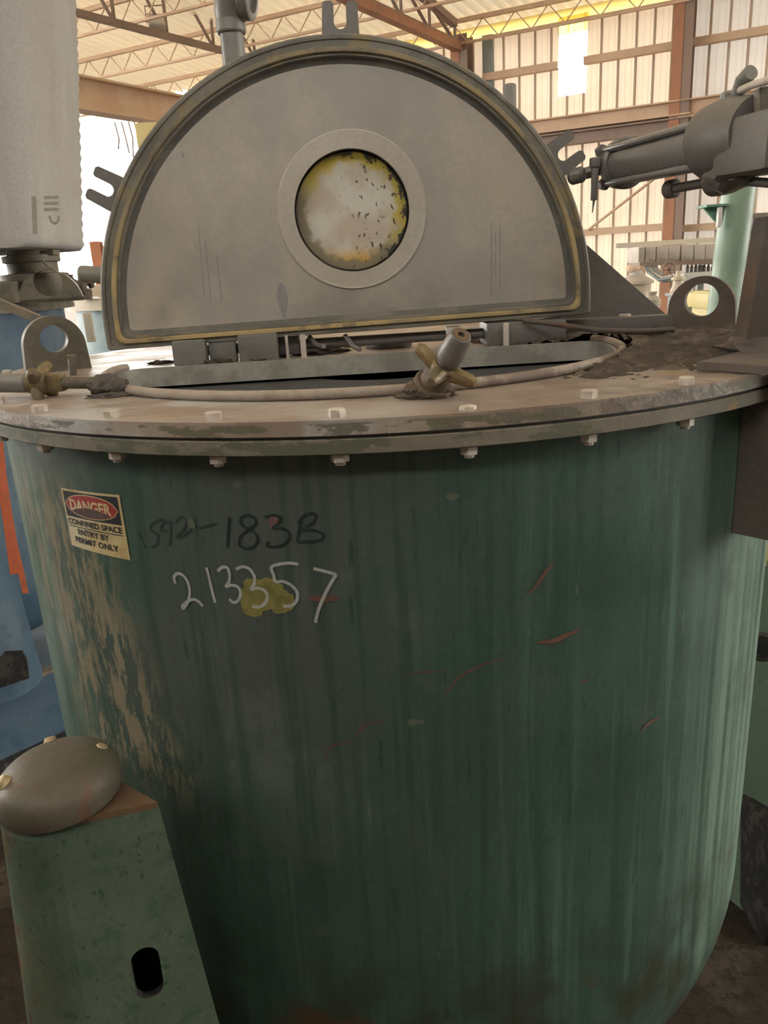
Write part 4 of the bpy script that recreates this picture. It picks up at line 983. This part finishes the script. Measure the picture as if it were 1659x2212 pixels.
# pallet timbers / kerb seen behind the lid at left
mb = MB(); a, b = onz(190, 752, T - .02), onz(232, 741, T - .02); mb.beam(Vector((a.x - .3, a.y + .1, T - .16)), Vector((b.x + .5, b.y + .35, T - .16)), .5, .25); 
# orange post far back at left
p = ony(207, 600, 9.0); pt = ony(207, 522, 9.0)
mb = MB(); mb.hbeam((pt.x, 9.0, 0), (pt.x, 9.0, pt.z), .11, .11, .015, (0, 1, 0)); o = mb.build('orange_post', M['orange']); tag(o, 'bright orange steel post in the glare left of the lid', 'post')

# building axes -------------------------------------------------------
AZA, AZB = R(-63), R(33)
DL = Vector((math.sin(AZA), math.cos(AZA), 0)); DB = Vector((math.sin(AZB), math.cos(AZB), 0)); NW = Vector((-DL.y, DL.x, 0))
if NW.y > 0: NW = -NW                      # wall normal, toward the viewer
EAVE = ZC + 4.2
W0 = onz(1024, 71, EAVE)
def wall_pt(px, py, off=0.0):
    d = ray(px, py); k = (W0 + NW * off - CAM).dot(NW) / d.dot(NW); return CAM + d * k
def wu(p): return (p - W0).dot(-DL)        # distance along the wall to the right
def wp(u, z, off=0.0): return Vector((W0.x, W0.y, 0)) - DL * u + NW * off + Vector((0, 0, z))
def sheet(u0, u1, z0, z1, pitch=.30, off=0.0):
    mb = MB(); prof = []; u = math.floor(u0 / pitch) * pitch
    while u < u1:
        for du, dn in ((0, 0), (.085, 0), (.095, .008), (.105, .008), (.115, 0), (.185, 0), (.195, .008), (.205, .008), (.215, 0), (.255, 0), (.264, .038), (.288, .038)):
            if u0 <= u + du <= u1: prof.append((u + du, dn))
        u += pitch
    prof = [(u0, 0)] + prof + [(u1, 0)]
    a = [mb.v(wp(x, z0, n + off)) for x, n in prof]; b = [mb.v(wp(x, z1, n + off)) for x, n in prof]
    for i in range(len(prof) - 1): mb.face([a[i], a[i + 1], b[i + 1], b[i]], 1 if prof[i][1] > .03 or prof[i + 1][1] > .03 else 0)
    return mb
uw0, uw1 = wu(wall_pt(1207, 130)), wu(wall_pt(1268, 130)); zh0, zh1, zh2 = wall_pt(1235, 205).z, wall_pt(1240, 70).z, wall_pt(1240, 45).z
uc = wu(wall_pt(1482, 60)); ue = -6.5; ur = 16.0; ztop = EAVE - .12
wr = sheet(ue, uw0, 0, ztop).build('wall_back', [M['wall'], M['seam']], None, smooth=False); struct(wr)
sheet(uw1, uc, 0, ztop).build('sheet', [M['wall'], M['seam']], wr, smooth=False)
sheet(uw0, uw1, 0, zh0).build('sheet', [M['wall'], M['seam']], wr, smooth=False)
sheet(uc, ur, 0, ztop + .3).build('sheet', [M['wall_grey'], M['seam']], wr, smooth=False)
sheet(uw0 - .02, uw1 + .02, zh1, EAVE - .02, off=-.03).build('fibreglass_panel', M['fibreglass'], wr, smooth=False)
mb = MB(); a = [mb.v(wp(u, z, -.02)) for u, z in ((ue, ztop - .01), (uc, ztop - .01), (uc, EAVE + .1), (ue, EAVE + .1))]; mb.face(a); mb.build('eave_strip', M['fibreglass'], wr, smooth=False)
def girt(px, py, u0, u1, h=.12, d=.14, mt='primer_pale', off=.09):
    z = wall_pt(px, py, off).z; mb = MB(); mb.beam(wp(u0, z, off), wp(u1, z, off), d, h); return mb.build('girt', M[mt], wr)
girt(1125, 155, .2, uw0 + .02); girt(1380, 112, uw1 - .03, uc, mt='primer_pale'); girt(1120, 68, .2, uc, .05, .05)
girt(1350, 496, -2, uc); girt(1500, 492, uc, ur); girt(1580, 78, uc, ur)
# runway girder on the wall: two stacked beams
for y0, y1 in ((258, 287), (293, 318)):
    za, zb2 = wall_pt(1190, y0 - 2, .4).z, wall_pt(1190, y1, .4).z
    mb = MB(); mb.hbeam(wp(-6, (za + zb2) / 2, .4), wp(uc + .2, (za + zb2) / 2, .4), .25, za - zb2, .025); mb.build('runway_girder', M['primer_pale' if y0 < 270 else 'brown'], wr)
za = wall_pt(1580, 222, .4).z; mb = MB(); mb.hbeam(wp(uc, za, .4), wp(ur, za, .4), .25, .28, .025); mb.build('runway_girder', M['primer_pale'], wr)
# columns
def wcol(px, py, mt, top):
    u = wu(wall_pt(px, py, .3)); mb = MB(); a = wp(u, 0, .3); b = wp(u, top, .3); mb.hbeam(a, b, .30, .36, .03, tuple(NW)); mb.build('steel_column', M[mt], wr)
    mb = MB(); mb.beam(wp(u - .085, 0, .487), wp(u - .085, top, .487), .17, .012, tuple(NW)); mb.build('lit_column_face', M['primer'], wr); return u  # orange strip added over the left half of the flange to paint it lit
u1c = wcol(1478, 100, 'brown', EAVE + .2); u0c = wcol(999, 110, 'brown', EAVE - .1)
mb = MB(); mb.beam(wp(u0c + .42, 0, .05), wp(u0c + .42, EAVE - .1, .05), .2, .1, tuple(NW)); mb.build('downpipe', M['greyblue'], wr)
mb = MB(); a, b = wall_pt(1270, 497, .2), wall_pt(1372, 418, .2); mb.tube([a, b + (b - a) * .5], .025, 8); mb.build('brace_rod', M['primer_pale'], wr)
mb = MB(); a, b = wall_pt(1530, 398, .2), wall_pt(1640, 500, .2); mb.tube([a - (b - a) * .4, b], .03, 8); mb.build('brace_rod', M['primer'], wr)

# roof deck -----------------------------------------------------------
SL = .115
def roof_pt(u, s, dz=0.0):   # s: distance inward along the truss direction
    p = Vector((W0.x, W0.y, 0)) - DL * u - DB * s; p.z = EAVE + .10 + SL * s + dz; return p
mb = MB(); u = -16.0; a = []; b = []; pitch = .22
while u < 14:
    for du, dz in ((0, 0), (.08, 0), (.11, .06), (.19, .06)):
        a.append(mb.v(roof_pt(u + du, -.35, dz))); b.append(mb.v(roof_pt(u + du, 21, dz)))
    u += pitch
for i in range(len(a) - 1): mb.face([a[i], a[i + 1], b[i + 1], b[i]])
ceil = mb.build('ceiling', M['deck'], None, smooth=False); struct(ceil)
for s in (.5, 2.2, 3.9, 5.6, 7.3, 9.0, 10.7):
    mb = MB(); p0, p1 = roof_pt(-17, s, -.05), roof_pt(14, s, -.05); mb.beam(p0, p1, .07, .07)
    q0_, q1_ = roof_pt(-17, s, -.42), roof_pt(14, s, -.42); mb.beam(q0_, q1_, .05, .04)
    k = 0; u = -17.0
    while u < 13.5:
        mb.beam(roof_pt(u, s, -.07), roof_pt(u + .3, s, -.41), .016, .016, (1, 1, 0)); mb.beam(roof_pt(u + .3, s, -.41), roof_pt(u + .6, s, -.07), .016, .016, (1, 1, 0)); u += .6
    mb.build('roof_joist', M['primer_pale'], ceil)
def truss(p0, p1, s_ext, depth0, depth1, mt='brown', n=10):
    """bottom chord p0->p1 continued; top chord above it, verticals and diagonals"""
    d = (p1 - p0).normalized(); L = (p1 - p0).length; a = p0 - d * s_ext[0]; b = p1 + d * s_ext[1]; Lt = (b - a).length
    mb = MB(); mb.beam(a, b, .10, .10)
    ta = a + Vector((0, 0, depth0)); tb = b + Vector((0, 0, depth1)); mb.beam(ta, tb, .12, .12)
    for i in range(n + 1):
        t = i / n; q = a.lerp(b, t); r_ = ta.lerp(tb, t); mb.beam(q, r_, .05, .05, (1, 0, 0))
        if i < n: mb.beam(ta.lerp(tb, t), a.lerp(b, (i + 1) / n), .045, .045, (1, 0, 0))
    return mb.build('roof_truss', M[mt], ceil)
zt1 = ZC + 4.15
tp0, tp1 = onz(152, 24, zt1), onz(475, 108, zt1)
truss(tp0, tp1, (2.5, 6.5), 1.75, .75, n=11)
cw = wp(u0c, EAVE - .25, .3); truss(cw - DB * 9, cw - DB * .3, (0, 0), 1.55, .30, 'brown', 9)
mb = MB(); mb.beam(cw - DB * 4 - Vector((0, 0, .06)), cw + Vector((0, 0, -.06)), .16, .14); mb.build('rafter_flange', M['primer'], ceil)

# overhead crane beam at left
zcb = ZC + 3.3; c0_, c1_ = onz(160, 164, zcb), onz(388, 209, zcb); dcb = (c1_ - c0_).normalized()
zlow = ony(160, 241, c0_.y).z
mb = MB(); mb.hbeam(c0_ - dcb * 3 + Vector((0, 0, (zlow - zcb) / 2)), c1_ + dcb * 7 + Vector((0, 0, (zlow - zcb) / 2)), .34, zcb - zlow, .035)
cb = mb.build('crane_beam', M['primer_pale']); tag(cb, 'long pale orange steel beam overhead between the wrapped block and the lid', 'beam')
# hanging rubble of bright cables below the crane beam
p = ony(285, 268, 12.5); q = ony(330, 320, 12.5)
hy = thing('hoist_trolley', 'yellow hoist with hanging chains under the overhead beam left of the lid', 'hoist', (p.x + .2, 12.5, p.z - .6))
mb = MB(); mb.box((p.x + .28, 12.5, p.z - .18), (.42, .3, .34), None, .03); mb.build('body', M['yellow'], hy)
for i, x in enumerate((-.22, -.12, -.02, .06, .16)):
    mb = MB(); pts = [Vector((p.x + x, 12.4, p.z + .02)), Vector((p.x + x + .03, 12.4, p.z - .2)), Vector((p.x + x + .05 * (i % 2), 12.4, p.z - .34 - .06 * i))]; mb.tube(pts, .012, 6); mb.build('chain', M['brown'], hy)
# floodlight on the truss
p = ony(338, 48, (tp0.lerp(tp1, .55)).y)
fl = thing('floodlight', 'square grey floodlight hanging from the roof truss at upper left', 'floodlight', (p.x, p.y, p.z - .18))
rot = Matrix.Rotation(R(20), 3, 'Z') @ Matrix.Rotation(R(-35), 3, 'X')
mb = MB(); mb.box(p, (.30, .14, .26), rot, .02); mb.build('housing', M['pale_metal'], fl)
mb = MB(); mb.box(p + rot @ Vector((0, -.075, 0)), (.24, .012, .20), rot, .004); mb.build('lens', M['white_paint'], fl)
mb = MB(); mb.tube([p + Vector((-.17, 0, 0)), p + Vector((-.17, 0, .25)), p + Vector((.17, 0, .25)), p + Vector((.17, 0, 0))], .012, 8); mb.build('yoke', M['brown'], fl)

# mint green leaning post with bracket
pt, pb = ony(1597, 396, 4.4), ony(1563, 670, 4.4); dd = (pb - pt).normalized(); k = pb.z / -dd.z
gp = thing('green_post', 'thick mint green steel post behind the air cylinder at right', 'post', ((pb + dd * k).x, 4.4, 0))
rad = (ony(1632, 400, 4.4).x - ony(1563, 400, 4.4).x) / 2
mb = MB(); mb.cyl(pb + dd * k, pt - dd * .16, rad, n=40, cap=True); mb.build('tube', M['post'], gp)
a = ony(1515, 447, 4.4); b = ony(1560, 448, 4.4); c = ony(1552, 489, 4.4); gm2 = Matrix(((1, 0, 0, 0), (0, 0, -1, 4.4), (0, 1, 0, 0), (0, 0, 0, 1)))
mb = MB(); mb.slab([[(a.x, a.z), (c.x, c.z), (b.x + .02, c.z), (b.x + .02, b.z)]], gm2, .02); mb.box(((a.x + b.x) / 2, 4.4, a.z), (b.x - a.x, .14, .012)); mb.build('bracket', M['post_dark'], gp)
mb = MB(); q = ony(1550, 470, 4.36); mb.box((q.x, 4.34, q.z), (.02, .03, .1), None, .003); mb.build('clip', M['white_paint'], gp)

# row of pale boxes with conveyor beam
YB = 6.5
bx = thing('tray_machine', 'row of pale boxes under a long light beam in the right background', 'machine', (ony(1460, 560, YB).x, YB, 0))
a, b = ony(1335, 531, YB - .1), ony(1560, 517, YB - .5); mb = MB(); mb.beam(a, b + (b - a) * .4, .12, .035); mb.build('top_beam', M['cream'], bx)
cells = [(1380, 1392), (1395, 1416), (1419, 1443), (1445, 1468), (1473, 1497), (1501, 1522), (1525, 1550), (1553, 1580)]
for i, (x0, x1) in enumerate(cells):
    y0 = 534 - i * 1.2; p, q = ony(x0, y0, YB), ony(x1, 568, YB); mb = MB(); mb.box(((p.x + q.x) / 2, YB + .15, (p.z + q.z) / 2), (q.x - p.x, .3, p.z - q.z), None, .008)
    if i: mb.box(((p.x + q.x) / 2 + .01, YB - .006, q.z + .035), (.05, .012, .008))
    mb.build('tray', M['pale_metal'], bx)
a, b = ony(1380, 570, YB), ony(1560, 568, YB); mb = MB(); mb.beam(Vector((a.x, YB + .1, a.z)), Vector((b.x + .2, YB + .1, b.z)), .25, .03); mb.build('base_rail', M['brown'], bx)
for x in (1512, 1585):
    q = ony(x, 600, YB + .2); mb = MB(); mb.box((q.x, YB + .2, (b.z - .01) / 2), (.05, .05, b.z - .01)); mb.box((q.x, YB + .2, .01), (.14, .14, .02)); mb.build('leg', M['greyblue'], bx)
for i, (x0, x1, dip) in enumerate(((1392, 1448, 605), (1400, 1452, 600), (1408, 1452, 608), (1416, 1455, 598))):
    mb = MB(); mb.tube([ony(x0, 572, YB), ony(x0 + 8, 588, YB), ony((x0 + x1) / 2 + 4, dip, YB - .1), ony(x1, dip - 4, YB - .15)], .012, 8); mb.build('hose', M['pale_metal' if i % 2 else 'greyblue'], bx)
mb = MB(); q = ony(1445, 583, YB - .1); mb.tube([(q.x + .05 * math.cos(t), q.y, q.z + .06 * math.sin(t)) for t in [2 * math.pi * i / 20 for i in range(20)]], .009, 8, True)
for t in range(3): mb.beam((q.x - .045 * math.cos(t * 1.05), q.y, q.z - .055 * math.sin(t * 1.05)), (q.x + .045 * math.cos(t * 1.05), q.y, q.z + .055 * math.sin(t * 1.05)), .01, .01, (0, 1, 0))
mb.build('hand_wheel', M['brown'], bx)
mb = MB()
for x in range(1485, 1545, 9): q = ony(x, 580 + (x % 4), YB + .05); mb.lathe((q.x, YB + .05, q.z - .03), (0, 0, 1), [(0, .014), (.05, .014), (.055, .008), (.075, .008)], 8)
mb.build('fittings', M['black_iron'], bx)
p, q = ony(1478, 590, YB - .1), ony(1560, 608, YB - .1); mb = MB(); mb.box(((p.x + q.x) / 2, YB, (p.z + q.z) / 2), (q.x - p.x, .2, p.z - q.z), None, .01); mb.build('drip_tray', M['white_paint'], bx)
# dome topped small tank
YD = 7.5; c = ony(1372, 640, YD)
dt = thing('domed_tank', 'small cream tank with a domed lid behind the black gusset at right', 'tank', (c.x, YD, 0))
zr = ony(1372, 606, YD).z; rw = (ony(1412, 620, YD).x - ony(1345, 620, YD).x) / 2
mb = MB(); mb.lathe((c.x, YD, 0), (0, 0, 1), [(.1, rw * .9), (zr - .03, rw * .95), (zr - .03, rw * 1.12), (zr, rw * 1.12)], 36); mb.build('body', M['cream'], dt, 30)
mb = MB(); zd = ony(1372, 592, YD).z; mb.lathe((c.x, YD, zr), (0, 0, 1), [(0, rw * 1.05), ((zd - zr) * .5, rw * .7), (zd - zr, rw * .4), (zd - zr + .03, rw * .38), (zd - zr + .05, rw * .1)], 32); mb.build('dome', M['pale_metal'], dt, 50)
mb = MB(); mb.blob((c.x - .03, YD, zd + .05), (.07, .06, .045), 2, .15, 2); mb.blob((c.x + .06, YD, zd + .045), (.03, .03, .04), 3, .1, 2); mb.build('inlet_fitting', M['primer_pale'], dt)
mb = MB(); q = ony(1406, 660, YD - .4); mb.lathe((q.x, YD - .4, 0), (0, 0, 1), [(0, .06), (q.z - .05, .06), (q.z, .085), (q.z + .05, .085), (q.z + .09, .04), (q.z + .12, .055)], 20); mb.build('side_valve', M['cream'], dt)
# grey cabinet and chair-like bracket
YC = 5.8; a, b = ony(1446, 640, YC + .36), ony(1512, 705, YC)
gc = thing('grey_cabinet', 'grey green machine cabinet left of the mint post behind the right lug', 'cabinet', ((a.x + b.x) / 2, YC + .2, 0))
mb = MB(); mb.box(((a.x + b.x) / 2, YC + .2, a.z / 2), (b.x - a.x, .4, a.z), None, .01); mb.build('body', M['greyblue'], gc)
mb = MB(); mb.box(((a.x + b.x) / 2, YC + .18, a.z + .012), (b.x - a.x + .04, .46, .022), None, .004); mb.build('top', M['greyblue'], gc)
mb = MB(); q = ony(1464, 620, YC + .15); mb.lathe((q.x, YC + .15, a.z + .02), (0, 0, 1), [(0, .05), (.03, .055), (.06, .04), (.10, .035), (.105, .05), (.125, .05), (.13, .02), (.17, .02)], 16); mb.box((q.x + .06, YC + .15, a.z + .06), (.08, .05, .05), None, .01); mb.build('top_pump', M['cream'], gc)
# yellow machine, orange box and dark motor by the post
YY = 5.0; a, b = ony(1500, 628, YY + .56), ony(1690, 690, YY)
o = MB(); o.box(((a.x + b.x) / 2 + .1, YY + .3, a.z / 2), (b.x - a.x + .2, .6, a.z), None, .02)
o.box(((a.x + b.x) / 2 + .1, YY + .28, a.z - .06), (b.x - a.x + .26, .7, .10), None, .01)
tag(o.build('yellow_cabinet', M['yellow']), 'pale yellow cabinet seen through and beside the right lifting lug', 'cabinet')
a, b = ony(1608, 524, 7.4), ony(1670, 580, 7.4); o = MB(); o.box(((a.x + b.x) / 2, 7.6, (a.z + b.z) / 2), (b.x - a.x, .4, a.z - b.z), None, .01); o.box(((a.x + b.x) / 2, 7.62, b.z / 2), (.08, .08, b.z)); o.box(((a.x + b.x) / 2, 7.6, .02), (.4, .4, .04))
tag(o.build('orange_box', M['orange']), 'faded orange box on a stand at the right edge behind the mint post', 'box')
a, b = ony(1622, 484, 6.9), ony(1652, 488, 6.9)
o = MB(); zc_ = a.z; o.lathe((a.x - .04, 6.9, zc_), (1, 0, 0), [(0, .05), (.02, .085), (.17, .085), (.2, .06)], 24); o.box((a.x + .05, 6.9, zc_ - .095), (.10, .1, .03)); o.beam((a.x - .1, 6.9, zc_ - .125), (a.x + .5, 6.85, zc_ - .115), .12, .03)
o.box((a.x + .3, 6.9, zc_ / 2 - .07), (.06, .06, zc_ - .14))
tag(o.build('dark_motor', M['black_iron']), 'dark round motor on a pale shelf right of the mint post', 'motor')
o = MB(); a = ony(1632, 610, 6.4); o.lathe((a.x, 6.4, 1.9 if a.z > 2 else .5), (0, 0, 1), [(0, .10), (.05, .12), (max(a.z - 1.9, .1), .12), (max(a.z - 1.9, .1) + .06, .06)], 24)
tag(o.build('small_drum', M['greyblue']), 'small grey drum above the yellow cabinet at the right edge', 'drum')

# ================================================================== FLOOR, AND UNSEEN WALLS ADDED TO SHAPE THE LIGHT
mb = MB(); mb.slab([[(-90, -8), (90, -8), (90, 160), (-90, 160)]], Matrix.Translation((0, 0, -.2)), .2)
struct(mb.build('floor', M['floor'], None))

mb = MB(); mb.slab([[(-22, 0), (22, 0), (22, 9), (-22, 9)], [(-6, 5.1), (6, 5.1), (6, 5.95), (-6, 5.95)]], Matrix(((1, 0, 0, 0), (0, 0, -1, -2.9), (0, 1, 0, 0), (0, 0, 0, 1))), .2); struct(mb.build('wall_front_added', M['wall_solid'], None))  # unseen wall added to cut front light, with a slot to light the lid
mb = MB(); mb.box((-9.0, -2.0, 3.6), (.2, 10.0, 7.2)); struct(mb.build('wall_left_added', M['wall_solid'], None))  # unseen wall added to shut out light from the left front
mb = MB(); a = wp(14, 0); b = a - DB * 21; mb.beam(Vector((a.x, a.y, 6.0)), Vector((b.x, b.y, 6.0)), .2, 2.4)
for k in range(4): q = a.lerp(b, k / 3); mb.box((q.x, q.y, 3.0), (.3, .3, 6.0))
struct(mb.build('wall_right_added', M['wall_solid'], None))  # unseen wall added, open below to let in side light
# ------------------------------------------------------------------ light
w = bpy.data.worlds.new('overcast_sky'); sc.world = w; w.use_nodes = True
bg = w.node_tree.nodes['Background']; bg.inputs[0].default_value = (1.0, .96, .90, 1); bg.inputs[1].default_value = 10.0

cam = bpy.data.cameras.new('camera'); co = bpy.data.objects.new('camera', cam); COL.objects.link(co)
co.location = CAM; co.rotation_euler = (Matrix.Rotation(math.pi / 2 - PITCH, 3, 'X') @ Matrix.Rotation(ROLL, 3, 'Z')).to_euler()
cam.sensor_fit = 'VERTICAL'; cam.sensor_height = 36; cam.lens = 36 * F / H; cam.clip_start = .02; cam.clip_end = 200
sc.camera = co
vs = sc.view_settings; vs.view_transform = 'Standard'; vs.look = 'None'; vs.exposure = 0.2; vs.gamma = 1.0; vs.use_curve_mapping = False
